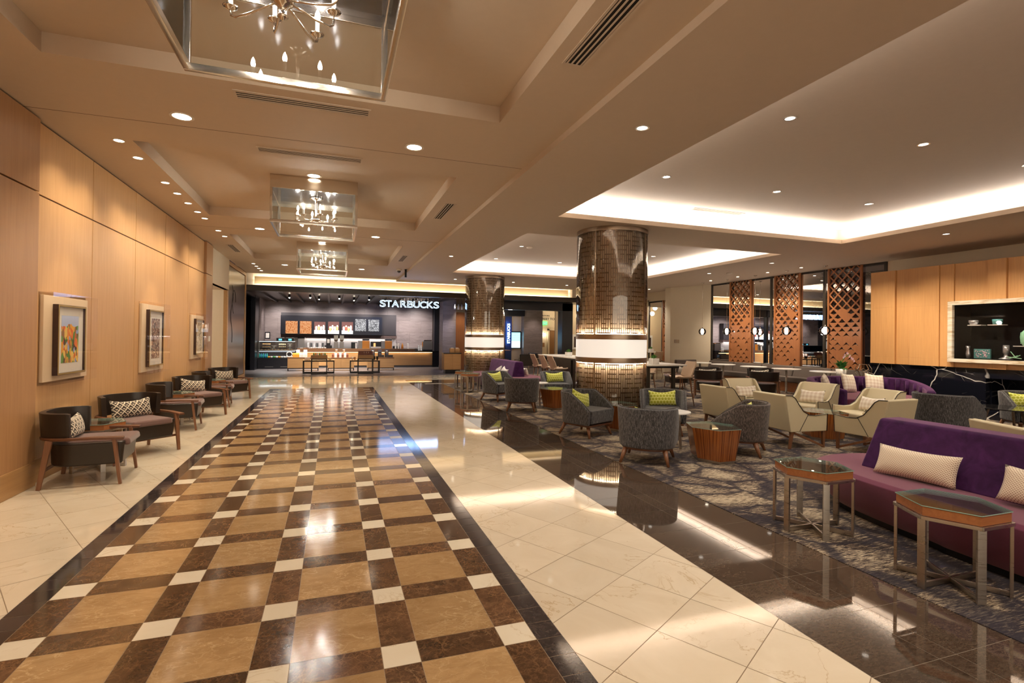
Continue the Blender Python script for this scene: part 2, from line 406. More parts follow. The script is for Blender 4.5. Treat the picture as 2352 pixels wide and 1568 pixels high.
# corridor opening, dark lacquer panel, rest of the left side
m = MB(); m.box(-3.10, -2.98, 14.80, 17.42, 2.90, HC); m.box(-7.1, -3.12, 17.43, 17.5, 0, 2.9); m.box(-7.1, -3.08, 14.7, 14.8, 0, 2.9); m.box(-7.2, -7.1, 14.7, 17.5, 0, 2.9)
struct(m.build('wall_corridor', 'paint_cream'))
m = MB(); m.box(-3.12, -3.02, 17.42, 17.60, 0, HC); m.box(-3.25, -3.02, 20.76, 20.94, 0, HC); m.box(-3.25, -3.02, 17.6, 20.76, 3.70, HC); m.box(-3.25, -3.02, 17.6, 20.76, 0, .16); m.box(-3.25, -3.08, 17.6, 20.76, .16, 3.7)
struct(m.build('trim_2', 'oak_base', bevel=.003, seg=1))
n = NT('lacquer'); v = n.noise(n.co((1, 60, 1.4)), 1.3, 4); n.set(base=n.ramp(v, [(.35, (.030, .014, .010)), (.7, (.070, .034, .022))]), rough=.30, coat=.15, cr=.2); MT['lacquer'] = n.m
plain('etch', (.006, .005, .006), .4)
t = thing('wall_panel', 'tall dark lacquered wall panel with an etched curving line beside the cafe', 'wall panel', (-3.07, 19.18, .17))
m = MB(); m.box(0, .03, -1.55, 1.55, .01, 3.5); m.build('panel', 'lacquer', t, bevel=.003)
m = MB(); m.tube([(.034, -.9+.25*sin(k*.35)*(1-k/40), 2.95-.072*k) for k in range(26)], .008, 5); m.tube([(.034, -.55+.28*cos(k*.5), 2.45+.38*sin(k*.5)) for k in range(10)], .008, 5); m.build('etched_line', 'etch', t)
# wall behind the viewer, and the far right shell
m = MB(); m.box(-3.1, 15.5, -8.1, -8.0, -.01, 4.2); struct(m.build('wall_back', 'paint_cream'))
m = MB(); m.prism([(14.3, 16.52), (13.90, 16.52), (13.60, 17.38), (13.24, 18.15), (13.30, 18.6), (14.3, 18.6)], 0, 3.9)
m.box(13.95, 14.4, -8, 9.75, 0, 3.95); m.box(13.95, 14.4, 18.6, 27, 3.33, 3.95); m.box(13.95, 14.4, 20.75, 27, 0, 3.4); m.box(13.95, 14.4, 18.6, 20.75, 0, .6)
m.box(13.95, 14.4, 9.75, 16.52, 0, .73); struct(m.build('wall_right', 'paint_cream'))
m = MB(); m.prism([(13.888, 16.5), (13.588, 17.37), (13.228, 18.15), (13.26, 18.16), (13.62, 17.40), (13.92, 16.52)], 0, .14); struct(m.build('baseboard_right', 'paint_cream'))
# windows: dark frames, glass, night outside
glass('window_glass', (.80, .84, .86), 1.5, 0, .10)
plain('bronze_frame', (.045, .036, .028), .4, .4)
plain('night_wall', (.05, .055, .05), .9); plain('night_leaf', (.02, .035, .012), .8)
def window(name, ys, z0, z1):
    w = MB()
    for y in ys: w.box(13.92, 14.06, y-.04, y+.04, z0, z1)
    w.box(13.93, 14.05, ys[0], ys[-1], z0, z0+.06); w.box(13.93, 14.05, ys[0], ys[-1], z1-.06, z1)
    struct(w.build(name, 'bronze_frame', bevel=.004, seg=1))
    p = MB(); p.face([(13.945, ys[0], z0), (13.945, ys[-1], z0), (13.945, ys[-1], z1), (13.945, ys[0], z1)]); p.build('pane', 'window_glass', bpy.data.objects[name])
window('window_1', [9.78, 11.6, 13.6, 15.4, 16.49], .75, 3.74)
window('window_2', [18.65, 19.7, 20.72], .62, 3.32)
# street side seen dimly through the glass
m = MB(); m.box(17.05, 40, 2, 30, -.2, 0); struct(m.build('floor_street', 'night_wall')); m = MB(); m.box(24, 24.3, 0, 32, 0, 9); struct(m.build('wall_street', 'night_wall'))
emit('street_blue', (.02, .10, .55), .5); emit('street_lamp', (1, .8, .5), 6)
for k, (y, h) in enumerate(((11.5, 4.2), (14.6, 3.6), (17.6, 4.6))):
    t = thing('street_tree', 'dark street tree outside the lounge window', 'tree', (18.5, y+3, 0), 0, 'trees outside the window')
    m = MB(); m.cyl(0, 0, 0, h*.6, .08, .05, 8); m.build('trunk', 'night_wall', t)
    m = MB()
    for i in range(420):
        a = random.random()*6.28; b = random.random()**.5*1.3; z = h*.45+random.random()*h*.6; c = Vector((b*cos(a), b*sin(a), z)); d = Vector((random.uniform(-1, 1), random.uniform(-1, 1), random.uniform(-1, 1))).normalized()*.11; e = d.cross(Vector((0, 0, 1)))*.6
        m.face([c-d, c+e, c+d, c-e])
    m.build('foliage', 'night_leaf', t, nofix=True)
m = MB(); m.box(23.9, 23.98, 11, 13.5, .3, 2.6); tag(m.build('lit_shopfront', 'street_blue'), 'blue lit shopfront across the street seen through the glass', 'shopfront')

# ------------------------------------------------------------------ far header, lit slot, cafe shell
m = MB(); m.box(-3.05, 10.75, 21.0, 21.45, 3.19, 3.40); struct(m.build('trim_3', 'header_dark', bevel=.004, seg=1))
m = MB(); m.box(-2.80, 10.0, 21.26, 21.29, 3.475, 3.745); struct(m.build('trim_4', 'band_wood')); m = MB(); m.box(-2.86, 10.1, 21.42, 21.47, 3.40, 4.1); struct(m.build('wall_slot', 'paint_cream'))
m = MB(); m.box(10.1, 15.5, 21.0, 21.5, 3.35, 4.1); m.box(-3.6, -2.86, 21.40, 21.5, 3.40, 4.1); m.box(10.75, 15.5, 21.0, 21.2, 3.1, 3.4); struct(m.build('trim_5', 'paint_cream'))
for z, e in ((3.60, 40), (3.62, 60), (3.42, 26)):  # lowest lamp is added to wash light onto the wood panel
    l = lamp('header_strip', 'AREA', (3.6, 21.335 if z > 3.5 else 21.08, z), e, (1, .95, .84), size=12.8, size_y=.05)
    dr = Vector((0, .25, -1 if z < 3.61 else 1)).normalized() if z > 3.5 else Vector((0, .75, .65)).normalized(); za = -dr; xa = Vector((1, 0, 0)); ya = za.cross(xa); l.rotation_euler = Matrix((xa, ya, za)).transposed().to_euler()
# slats under the cafe ceiling
m = MB()
for x in [-4.6+.62*k for k in range(16)]: m.box(x, x+.09, 21.6, 28.4, 3.20, 3.3)
struct(m.build('trim_6', 'black_metal'))
w = MB()
def twall(w, x0, x1, y, z0, z1, ax='x'):
    z = z0; r = 0
    while z < z1-.01:
        zt = min(z+.6, z1); x = x0-(.6 if r % 2 else 0)
        while x < x1-.01:
            a, b = max(x, x0), min(x+1.2, x1)
            if b > a:
                P = [(a+.002, y, z+.002), (b-.002, y, z+.002), (b-.002, y, zt-.002), (a+.002, y, zt-.002)] if ax == 'x' else [(y, a+.002, z+.002), (y, b-.002, z+.002), (y, b-.002, zt-.002), (y, a+.002, zt-.002)]
                w.tile(P, 0)
            x += 1.2
        z = zt; r += 1
w.box(-6, 5.2, 28.52, 28.7, 0, 3.3, 1); twall(w, -3.25, 5.18, 28.5, 0, 3.3)
w.box(-3.44, -3.26, 26.4, 28.6, 0, 3.3, 1); twall(w, 26.4, 28.5, -3.25, 0, 3.3, 'y')
w.box(-5, -4.62, 21.0, 28.6, 0, 3.3, 1); twall(w, 21.0, 26.5, -4.6, 0, 3.3, 'y')
struct(w.build('wall_cafe', ['grey_wall_tile', 'groove'], nofix=True))
w = MB(); w.box(4.80, 5.40, 23.7, 24.5, 0, 3.3); twall(w, 4.79, 5.41, 23.69, 0, 3.3); twall(w, 23.69, 24.5, 4.79, 0, 3.3, 'y'); struct(w.build('wall_pier', 'grey_wall_tile', nofix=True))
w = MB(); w.box(9.30, 10.32, 25.0, 26.0, 0, 3.2); twall(w, 9.29, 10.33, 24.99, 0, 3.2); twall(w, 24.99, 26, 9.29, 0, 3.2, 'y'); struct(w.build('wall_pier_right', 'grey_wall_tile', nofix=True))
m = MB(); m.box(-3.45, -3.26, 25.2, 26.4, 0, 3.3); m.box(-4.7, -4.5, 21.1, 21.3, 0, 3.3); m.box(-3.55, -3.45, 21.3, 21.45, 0, 3.2)
m.box(5.2, 5.62, 28.0, 28.6, 0, 3.3); m.box(5.52, 5.66, 22.0, 22.2, 0, 3.2); m.box(10.08, 10.62, 22.0, 22.5, 0, 3.2); m.box(5.6, 10.6, 22.0, 22.4, 2.84, 3.3); m.box(7.2, 9.3, 24.9, 25.3, 2.68, 3.2)
struct(m.build('trim_7', 'black_frame', bevel=.004, seg=1))
wood('slat_wood', (.42, .16, .05), (.28, .10, .035), 2, .4, 1)
m = MB(); m.box(5.40, 5.95, 24.2, 24.4, 0, 2.75); m.box(5.9, 6.4, 28.2, 28.4, 0, 2.6); m.box(7.7, 8.34, 25.26, 25.4, 0, 3.1); struct(m.build('trim_8', 'slat_wood'))
m = MB(); m.box(7.2, 9.3, 25.4, 25.5, 0, 3.2); m.box(9.0, 14, 28, 28.1, 0, 3.3); m.box(10.62, 14.2, 24.0, 24.1, 0, 3.35); m.box(5.4, 9.2, 28.55, 28.7, 0, 3.3); struct(m.build('wall_far', 'paint_far'))
# ------------------------------------------------------------------ furniture materials
n = NT('brown_leather'); v = n.noise(n.co(), 160, 3); n.set(base=(.021, .013, .009), rough=.32, spec=.5); n.bump(v, .08, .002); MT['brown_leather'] = n.m
n = NT('mauve_fabric'); v = n.noise(n.co((60, 60, 60)), 8, 3); n.set(base=n.ramp(v, [(.35, (.12, .062, .055)), (.7, (.20, .115, .10))]), rough=.9, sheen=.3); n.bump(v, .3, .002); MT['mauve_fabric'] = n.m
wood('walnut', (.17, .066, .030), (.095, .036, .017), 1, .35, 1.2)
wood('walnut_leg', (.26, .115, .052), (.15, .062, .028), 2, .35, 1.2)
n = NT('zebra'); ob = n.xyz(n.co()); an = n.math('ARCTAN2', ob[1], ob[0]); vv = n.node('ShaderNodeCombineXYZ', {0: n.math('MULTIPLY', an, 11.), 1: 0., 2: n.math('MULTIPLY', ob[2], .4)}); v = n.noise(vv, 1.2, 2); f = n.noise(vv, 6, 2); n.set(base=n.ramp(n.math('ADD', n.math('MULTIPLY', v, .8), n.math('MULTIPLY', f, .2)), [(.36, (.085, .024, .008)), (.46, (.24, .072, .018)), (.52, (.44, .15, .032)), (.60, (.20, .058, .015)), (.66, (.46, .17, .042))]), rough=.24, coat=.4, cr=.1); MT['zebra'] = n.m
wood('veneer', (.17, .085, .05), (.10, .05, .032), 0, .3, .9); plain('glass_edge', (.34, .54, .47), .15)
wood('zebra_flat', (.44, .17, .055), (.26, .09, .03), 0, .3, .9)
n = NT('charcoal_weave'); v = n.noise(n.co((170, 170, 14)), 1, 4, .7); w2 = n.noise(n.co((500, 500, 90)), 1, 2)
n.set(base=n.ramp(n.math('ADD', n.math('MULTIPLY', v, .65), n.math('MULTIPLY', w2, .35)), [(.38, (.012, .012, .014)), (.50, (.045, .044, .047)), (.62, (.25, .24, .24))]), rough=.92, sheen=.2); n.bump(v, .5, .003); MT['charcoal_weave'] = n.m
n = NT('taupe_weave'); v = n.noise(n.co((230, 230, 22)), 1, 3, .6)
n.set(base=n.ramp(v, [(.38, (.022, .017, .015)), (.52, (.070, .055, .048)), (.66, (.26, .20, .17))]), rough=.92, sheen=.2); n.bump(v, .5, .003); MT['taupe_weave'] = n.m
n = NT('cream_leather'); v = n.noise(n.co(), 150, 3); n.set(base=(.62, .55, .37), rough=.40); n.bump(v, .06, .002); MT['cream_leather'] = n.m
plain('piping', (.02, .015, .012), .5)
def velvet(name, a, b, sheen=.6, tint=(1, .6, 1)):
    n = NT(name); v = n.noise(n.co(), 7, 4, .6, .6); f = n.noise(n.co(), 300, 2)
    n.set(base=n.ramp(v, [(.35, a), (.68, b)]), rough=.82, sheen=sheen, spec=.2); n.put(n.b.inputs['Sheen Tint'], tint+(1,)); n.put(n.b.inputs['Sheen Roughness'], .35); n.bump(f, .2, .002); MT[name] = n.m
velvet('purple_velvet', (.028, .006, .040), (.062, .013, .082), .4)
n = NT('plum_fabric'); v = n.noise(n.co((120, 120, 120)), 6, 3, .7); n.set(base=n.ramp(v, [(.3, (.10, .012, .042)), (.7, (.20, .04, .09))]), rough=.9, sheen=.25); n.bump(v, .3, .003); MT['plum_fabric'] = n.m
n = NT('brushed_steel'); v = n.noise(n.co((8, 8, 160)), 1, 2); n.set(base=(.50, .46, .41), metal=1, rough=n.ramp(v, [(.3, .25), (.7, .42)])); MT['brushed_steel'] = n.m
n = NT('chrome'); n.set(base=(.78, .76, .73), metal=1, rough=.06); MT['chrome'] = n.m
n = NT('nickel_warm'); n.set(base=(.68, .61, .53), metal=1, rough=.16); MT['nickel_warm'] = n.m
n = NT('bronze_satin'); v = n.noise(n.co((3, 3, 120)), 1, 2); n.set(base=(.34, .26, .19), metal=1, rough=n.ramp(v, [(.3, .26), (.7, .38)])); MT['bronze_satin'] = n.m
glass('clear_glass', (.97, .99, .98), 1.45); glass('table_glass', (.93, .98, .965), 1.45, 0, .0, .8); glass('acrylic', (.99, .98, .98), 1.35, 0, 0, .45); glass('smoke_glass', (.10, .10, .10), 1.6, 0, .06)
plain('stone_white', (.84, .82, .78), .25); plain('black_stone', (.012, .012, .013), .08)
plain('taupe_shell', (.52, .38, .26), .55); plain('taupe_seat', (.56, .43, .31), .8)
plain('dark_fabric', (.035, .028, .026), .85); plain('grey_brown_fabric', (.10, .075, .062), .8)
# cushion covers
def uvmat(name, f, rough=.85):
    n = NT(name); o = n.xyz(n.co()); n.set(base=f(n, o[0], o[2]), rough=rough, sheen=.2); MT[name] = n.m
def f_diamond(n, x, z):
    p = .078; a = n.math('FRACT', n.math('MULTIPLY', n.math('ADD', x, n.math('MULTIPLY', z, .9)), 1/p)); b = n.math('FRACT', n.math('MULTIPLY', n.math('SUBTRACT', x, n.math('MULTIPLY', z, .9)), 1/p))
    a1 = n.math('ABSOLUTE', n.math('SUBTRACT', a, .5)); b1 = n.math('ABSOLUTE', n.math('SUBTRACT', b, .5)); m = n.math('MAXIMUM', a1, b1)
    outer = n.math('GREATER_THAN', m, .40); mid = n.math('GREATER_THAN', m, .20); half = n.math('GREATER_THAN', b, a)
    v = n.math('MAXIMUM', outer, n.math('MULTIPLY', n.math('SUBTRACT', 1, mid), half)); v2 = n.math('MAXIMUM', v, n.math('MULTIPLY', n.math('GREATER_THAN', a1, .33), n.math('LESS_THAN', b1, .1)))
    return n.mix(v2, (.035, .022, .016), (.72, .64, .50))
uvmat('diamond_cloth', f_diamond)
def f_lime(n, x, z):
    p = .052; r = n.math('MULTIPLY', z, 1/p); row = n.math('FLOOR', r); off = n.math('MULTIPLY', n.math('MODULO', n.math('ABSOLUTE', row), 2.), .5)
    a = n.math('SUBTRACT', n.math('FRACT', n.math('ADD', n.math('MULTIPLY', x, 1/p), off)), .5); b = n.math('SUBTRACT', n.math('FRACT', r), .5)
    d = n.math('SQRT', n.math('ADD', n.math('MULTIPLY', a, a), n.math('MULTIPLY', b, b)))
    return n.mix(n.ramp(d, [(.38, 0), (.46, 1)]), (.40, .43, .028), (.70, .72, .22))
uvmat('lime_cloth', f_lime)
def f_plaid(n, x, z):
    s = lambda v, p: n.ramp(n.math('ADD', n.math('MULTIPLY', n.math('SINE', n.math('MULTIPLY', v, 2*pi/p)), .5), .5), [(.25, 0), (.8, 1)])
    k = n.math('MULTIPLY', n.math('ADD', s(x, .075), s(z, .075)), .5)
    return n.mix(k, (.62, .52, .41), (.82, .77, .67))
uvmat('plaid_cloth', f_plaid)
def f_weave(n, x, z):
    s = lambda v: n.math('SINE', n.math('MULTIPLY', v, 2*pi/.019)); q = n.math('MULTIPLY', s(x), s(z))
    return n.mix(n.ramp(q, [(.30, 1), (.55, 0)]), (.34, .19, .12), (.80, .70, .54))
uvmat('weave_cloth', f_weave); plain('white_cloth', (.74, .70, .66), .85)

def cushion_mesh(w, h, t, mat, sag=.0):
    mb = MB()
    for sgn in (1, -1):
        def fn(u, v):
            a, b = 2*u-1, 2*v-1
            k = ((1-abs(a)**2.6)*(1-abs(b)**2.6))**.5
            x = w/2*a*(1-.07*(1-abs(a)**2)*0-.05*(1-b*b)*abs(a)); z = h/2*b*(1-.07*(1-a*a)*abs(b))-sag*(1-a*a)*(b+1)/2
            return (x, sgn*t/2*k, z)
        mb.grid(fn, 20, 12)
    bmesh.ops.remove_doubles(mb.bm, verts=mb.bm.verts, dist=.0008)
    return mb
CP = {}
def cushion(kind, loc, rz, label, tilt=-.25, roll=0, group=None):
    spec = dict(diamond=(.50, .25, .13, 'diamond_cloth', .03), lime=(.46, .27, .13, 'lime_cloth', .035), plaid=(.46, .26, .13, 'plaid_cloth', .02), plaidsq=(.44, .44, .15, 'plaid_cloth', .01),
                woven=(.62, .27, .15, 'weave_cloth', .01), white=(.42, .30, .14, 'white_cloth', .04), brown=(.45, .38, .16, 'brown_leather', .02))[kind]
    if kind not in CP: CP[kind] = cushion_mesh(*spec).build('cushion', spec[3], smooth=True); CP[kind]['category'] = 'cushion'
    return place(CP[kind], loc, rz, label, group or None, rot=(tilt, roll, rz))
def at_chair(c, rz, lx, ly, z): return (c[0]+lx*cos(rz)-ly*sin(rz), c[1]+lx*sin(rz)+ly*cos(rz), z)

def upath(w, yf, yb, r, n=14, k=1.0):     # open U: front left -> back -> front right; corner radius r
    pts = [(-w, yf)]; pts += [(-w, yf+(yb+r-yf)*i/4) for i in range(1, 4)]
    pts += [(-w+r-r*cos(a), yb+r-r*k*sin(a)) for a in [pi/2*i/6 for i in range(7)]]
    L = len(pts); left = pts[:]; return left+[(-x, y) for x, y in reversed(left)]
def along(path, t):
    n = len(path)-1; f = min(max(t, 0), 1)*n; i = min(int(f), n-1); k = f-i
    return path[i][0]*(1-k)+path[i+1][0]*k, path[i][1]*(1-k)+path[i+1][1]*k
# --- leather armchair with wooden arm rail (front = +Y)
def make_leather_chair():
    t = thing('leather_armchair', 'x', 'armchair')
    rail = [(-.375, .36)]+[(x, y) for x, y in upath(.385, .1, -.38, .30)]+[(.375, .36)]
    MB().sweep([(x, y, .50-.012*(1 if y > .3 else 0)) for x, y in rail], lambda u: .055+.02*abs(2*u-1)**6, .026).build('arm_rail', 'walnut', t, bevel=.006)
    for sx in (-1, 1):
        MB().bar((sx*.355, .27, .49), (sx*.36, .33, 0), .055, .034, .034, .028).build('leg', 'walnut_leg', t, bevel=.004)
        MB().bar((sx*.33, -.27, .49), (sx*.345, -.345, 0), .036, .060, .028, .036).build('leg', 'walnut_leg', t, bevel=.004)
    MB().bar((-.35, -.31, .19), (.35, -.31, .19), .022, .03).build('stretcher', 'walnut', t, bevel=.003); MB().bar((-.35, .27, .20), (.35, .27, .20), .02, .03).build('stretcher', 'walnut', t, bevel=.003)
    P = upath(.325, -.10, -.375, .25)
    MB().grid(lambda u, v: (along(P, u)[0]*(1+.05*v), along(P, u)[1]*(1+.05*v), .475+.275*v+.012*sin(pi*u)), 40, 6).build('backrest', 'brown_leather', t, smooth=True, solid=.055, bevel=.016, seg=3)
    o = [(-.30, .35)]+upath(.315, .30, -.33, .24)+[(.30, .35)]
    MB().prism([(x*.93, y*.95-.005) for x, y in o], .20, .442, top=o).build('seat_base', 'brown_leather', t, bevel=.022, seg=3)
    o = [(-.248, .392)]+upath(.252, .34, -.28, .20)+[(.248, .392)]
    MB().prism(o, .385, .462, top=[(x*.97, y*.97) for x, y in o]).build('seat_cushion', 'mauve_fabric', t, bevel=.026, seg=4)
    return t
LC = make_leather_chair()
F2 = lambda deg: radians(deg-90)
WC = [((-2.47, 6.83), 6), ((-2.47, 8.17), -45), ((-2.48, 10.06), 6), ((-2.47, 11.44), -44), ((-2.47, 12.89), 6), ((-2.41, 14.16), -42)]
nm = ['nearest leather armchair by the oak wall, seen side on with its dark barrel back', 'second leather armchair along the oak wall, turned to the viewer with a patterned cushion',
      'third leather armchair along the oak wall, its barrel back beside the middle picture', 'fourth leather armchair along the oak wall, facing the aisle with a tilted patterned cushion',
      'fifth leather armchair along the oak wall, side on between two angled ones', 'farthest leather armchair along the oak wall, beside the dark lacquered panel']
for (c, a), l in zip(WC, nm): place(LC, (c[0], c[1], 0), F2(a), l, 'leather armchairs along the oak wall')
for i, l, ro in ((0, 'black and white diamond cushion half hidden in the nearest armchair', 0), (1, 'black and white diamond cushion lying wide across the second armchair', .03), (3, 'black and white diamond cushion with one corner up in the fourth armchair', -.14), (5, 'black and white diamond cushion in the farthest wall armchair', -.06)):
    c, a = WC[i]; cushion('diamond', at_chair(c, F2(a), 0, -.13 if i else -.17, .585), F2(a), l, .22, ro, 'diamond cushions on the wall armchairs')

# --- charcoal barrel chair
def make_barrel(mat='charcoal_weave', name='barrel_armchair'):
    t = thing(name, 'x', 'armchair')
    P = upath(.355, .345, -.365, .30)
    def H(u):
        x, y = along(P, u); return .43+(.285)*min(1, max(0, (.34-y)/.40))**.8+.0*u
    def fn(u, v):
        x, y = along(P, u); z = .205+(H(u)-.205)*v; k = .90+.10*(z-.2)/.5
        return (x*k, y*k, z)
    MB().grid(fn, 52, 8).build('shell', mat, t, smooth=True, solid=.065, bevel=.018, seg=3)
    pp = [fn(i/52, 1) for i in range(53)]; MB().tube([(x*1.0, y*1.0, z+.002) for x, y, z in pp], .006, 6).build('piping', 'piping', t, smooth=True)
    o = [(-.29, .335)]+upath(.285, .30, -.29, .22)+[(.29, .335)]
    MB().prism(o, .225, .44).build('seat', mat, t, bevel=.02, seg=3)
    o = [(-.325, .325)]+upath(.325, .30, -.335, .27)+[(.325, .325)]
    MB().prism([(x*.985, y*.985) for x, y in o], .178, .206).build('base_rim', 'walnut', t, bevel=.004)
    for sx in (-1, 1):
        for sy in (-1, 1): MB().tube([(sx*.245, sy*.235, .185), (sx*.30, sy*.31, 0)], .02, 10, rr=[.034, .017]).build('leg', 'walnut_leg', t, smooth=True)
    return t
BC = make_barrel(); BT = make_barrel('taupe_weave', 'barrel_armchair')
GC = [((3.94, 5.86), 48, BC, 'nearest charcoal barrel armchair, back to the viewer beside a white round table', None),
      ((5.50, 5.92), 130, BT, 'brown-grey barrel armchair turned away behind the octagonal wooden drum table', 'lime tip of a cushion showing over the brown-grey barrel armchair'),
      ((3.98, 7.72), -64, BC, 'charcoal barrel armchair seen from its open side, in front of the big lattice column', 'plain-looking lime cushion leaning in the charcoal armchair by the big column'),
      ((5.33, 7.50), -122, BC, 'charcoal barrel armchair facing the viewer right of the big column', 'lime dotted cushion square on to the viewer right of the big column'),
      ((3.93, 12.42), -62, BC, 'charcoal barrel armchair farthest left, beside two small metal-legged tables', 'lime cushion in the farthest left charcoal armchair'),
      ((3.93, 10.66), 66, BC, 'charcoal barrel armchair with its back to the viewer left of the big column', None),
      ((5.40, 12.15), -99, BC, 'charcoal barrel armchair facing the viewer behind the drum table left of the big column', 'lime dotted cushion facing the viewer left of the big column'),
      ((5.95, 11.05), 190, BC, 'charcoal barrel armchair mostly hidden behind the left side of the big column', None),
      ((9.80, 5.86), 5, BC, 'large charcoal barrel armchair, back to the viewer, before the black marble fireplace', None),
      ((11.85, 5.75), -125, BC, 'charcoal barrel armchair at the right edge of the picture by the fireplace', 'bright lime cushion in the armchair at the right edge')]
for c, a, pr, l, cl in GC:
    o = place(pr, (c[0], c[1], .004), F2(a), l, 'charcoal barrel armchairs in the lounge')
    if 'large' in l[:6]: o.scale = (1.14, 1.05, 1.03)
    if cl: cushion('lime', at_chair(c, F2(a), .0, -.10, .585), F2(a), cl, .24, .05 if 'plain' not in cl else -.25, 'lime cushions in the lounge')
cushion('lime', at_chair(GC[0][0], F2(48), .05, .05, .56), F2(48), 'lime cushion whose tip shows over the nearest charcoal armchair', .2, .0, 'lime cushions in the lounge')

# --- cream lounge chair
def make_cream():
    t = thing('cream_armchair', 'x', 'armchair')
    prof = [(.365, .25), (.375, .505), (.16, .485), (.04, .495), (-.06, .55), (-.15, .66), (-.21, .745), (-.27, .785), (-.385, .79), (-.285, .25)]
    for sx in (-1, 1):
        MB().prism(prof, sx*.30, sx*.345, ax=0).build('side_panel', 'cream_leather', t, bevel=.012, seg=3)
        MB().tube([(sx*.347, y, z) for y, z in prof[:9]], .006, 6).build('piping', 'piping', t, smooth=True)
        MB().tube([(sx*.348, .02, .50), (sx*.348, -.13, .26)], .004, 6).build('seam', 'piping', t)
    MB().prism([(-.285, .25), (-.39, .79), (-.33, .80), (-.15, .46), (-.10, .25)], -.32, .32, ax=0).build('backrest', 'cream_leather', t, bevel=.02, seg=3)
    MB().box(-.31, .31, -.2, .34, .255, .33).build('seat_base', 'cream_leather', t, bevel=.01)
    MB().box(-.298, .298, -.18, .37, .325, .415).build('seat_cushion', 'cream_leather', t, bevel=.03, seg=4)
    for sx in (-1, 1):
        MB().bar((sx*.31, .335, .25), (sx*.31, .335, 0), .034, .05, .03, .036).build('leg', 'walnut_leg', t, bevel=.003)
        MB().bar((sx*.31, -.235, .25), (sx*.31, -.275, 0), .034, .055, .03, .034).build('leg', 'walnut_leg', t, bevel=.003)
        MB().bar((sx*.31, -.20, .235), (sx*.31, .33, .02), .026, .032).build('brace', 'walnut_leg', t, bevel=.003)
    return t
CR = make_cream()
CL = [((6.66, 6.14), -4, 'nearest cream leather armchair, seen from behind left of the dark drum table', None),
      ((6.66, 7.40), 0, 'cream leather armchair seen from behind, partly hidden by the nearest cream one', None),
      ((7.98, 8.34), -98, 'cream leather armchair facing the viewer, farthest of the cream group', 'pale plaid cushion in the farthest cream armchair'),
      ((8.50, 7.36), 192, 'cream leather armchair facing left with its front open, before the curved purple sofa', 'pale plaid cushion wide across the left-facing cream armchair before the purple sofa'),
      ((8.47, 6.22), 170, 'cream leather armchair facing left, its cushion just above the near one with its back turned', 'pale plaid cushion in the left-facing cream armchair right of the drum table'),
      ((7.46, 5.38), 94, 'cream leather armchair with side and flat back towards the viewer right of the drum table', None),
      ((6.62, 3.15), -24, 'cream armchair of which only the top of the back shows behind the near purple sofa', None)]
for c, a, l, cl in CL:
    place(CR, (c[0], c[1], .004), F2(a), l, 'cream leather armchairs in the lounge')
    if cl: cushion('plaid', at_chair(c, F2(a), 0, -.06, .55), F2(a), cl, .34, .02, 'plaid cushions on the cream armchairs')

# --- tables
HEX = [(-.152, -.262), (.152, -.262), (.287, 0), (.152, .262), (-.152, .262), (-.287, 0)]
sc2 = lambda P, k: [(x*k, y*k) for x, y in P]
def glass_top(t, P, z0, z1):
    g = MB().prism(P, z0, z1).build('glass_top', 'table_glass', t); m = MB(); n = len(P); z = (z0+z1)/2
    for i in range(n): a, b = P[i], P[(i+1) % n]; m.bar((a[0]*1.003, a[1]*1.003, z), (b[0]*1.003, b[1]*1.003, z), .0016, .0045)
    m.build('glass_rim', 'glass_edge', g)
def make_hex():
    t = thing('side_table', 'x', 'table')
    MB().prism(sc2(HEX, .97), .472, .530).build('wooden_top', 'zebra_flat', t, bevel=.002, seg=1)
    MB().prism(sc2(HEX, .972), .530, .5322).build('veneer_top', 'veneer', t)
    glass_top(t, sc2(HEX, .985), .5325, .540)
    f = MB(); n = 6
    for i in range(6):
        a, b = HEX[i], HEX[(i+1) % 6]; f.bar((a[0], a[1], .460), (b[0], b[1], .460), .018, .022)
    f.build('frame', 'brushed_steel', t, bevel=.001, seg=1)
    for x, y in HEX:
        T = Matrix.Rotation(atan2(y, x), 4, 'Z'); r = hypot(x, y)
        MB().box(r-.018, r, -.024, .024, 0, .452, T=T).build('leg', 'brushed_steel', t, bevel=.001, seg=1)
        MB().box(.01, r-.01, -.008, .008, .004, .038, T=T).build('foot_bar', 'brushed_steel', t, bevel=.001, seg=1)
    return t
HT = make_hex()
for x, y, rz, l in ((3.905, 2.30, 0, 'nearest small hexagonal table with glass top and steel legs, right foreground'), (3.885, 3.335, 0, 'second hexagonal glass-topped table, left end of the near purple sofa'),
                (-2.62, 7.38, .0, 'hexagonal glass-topped table between the two nearest leather armchairs'), (-2.62, 10.64, 0, 'hexagonal table between the middle pair of leather armchairs'), (-2.62, 13.44, 0, 'hexagonal table between the farthest pair of leather armchairs'),
                (3.78, 15.35, 0, 'farther of two hexagonal steel-legged tables by the distant purple sofa'), (3.75, 14.45, 0, 'nearer of two hexagonal steel-legged tables by the distant purple sofa')):
    place(HT, (x, y, .004 if x > 3 else 0), rz, l, 'hexagonal side tables')
def make_drum():
    t = thing('drum_table', 'x', 'table')
    top = [(-.175, -.335), (.165, -.335), (.33, 0), (.175, .335), (-.165, .335), (-.33, 0)]; bot = [(x*.73, y*.86) for x, y in top]
    MB().prism(bot, .035, .438, top=top).build('body', 'zebra', t, bevel=.002, seg=1)
    MB().prism(sc2(bot, .97), 0, .035).build('plinth', 'brushed_steel', t, bevel=.002, seg=1)
    MB().prism(sc2(top, .985), .438, .4402).build('veneer_top', 'veneer', t)
    glass_top(t, top, .4405, .4475)
    return t
DT = make_drum()
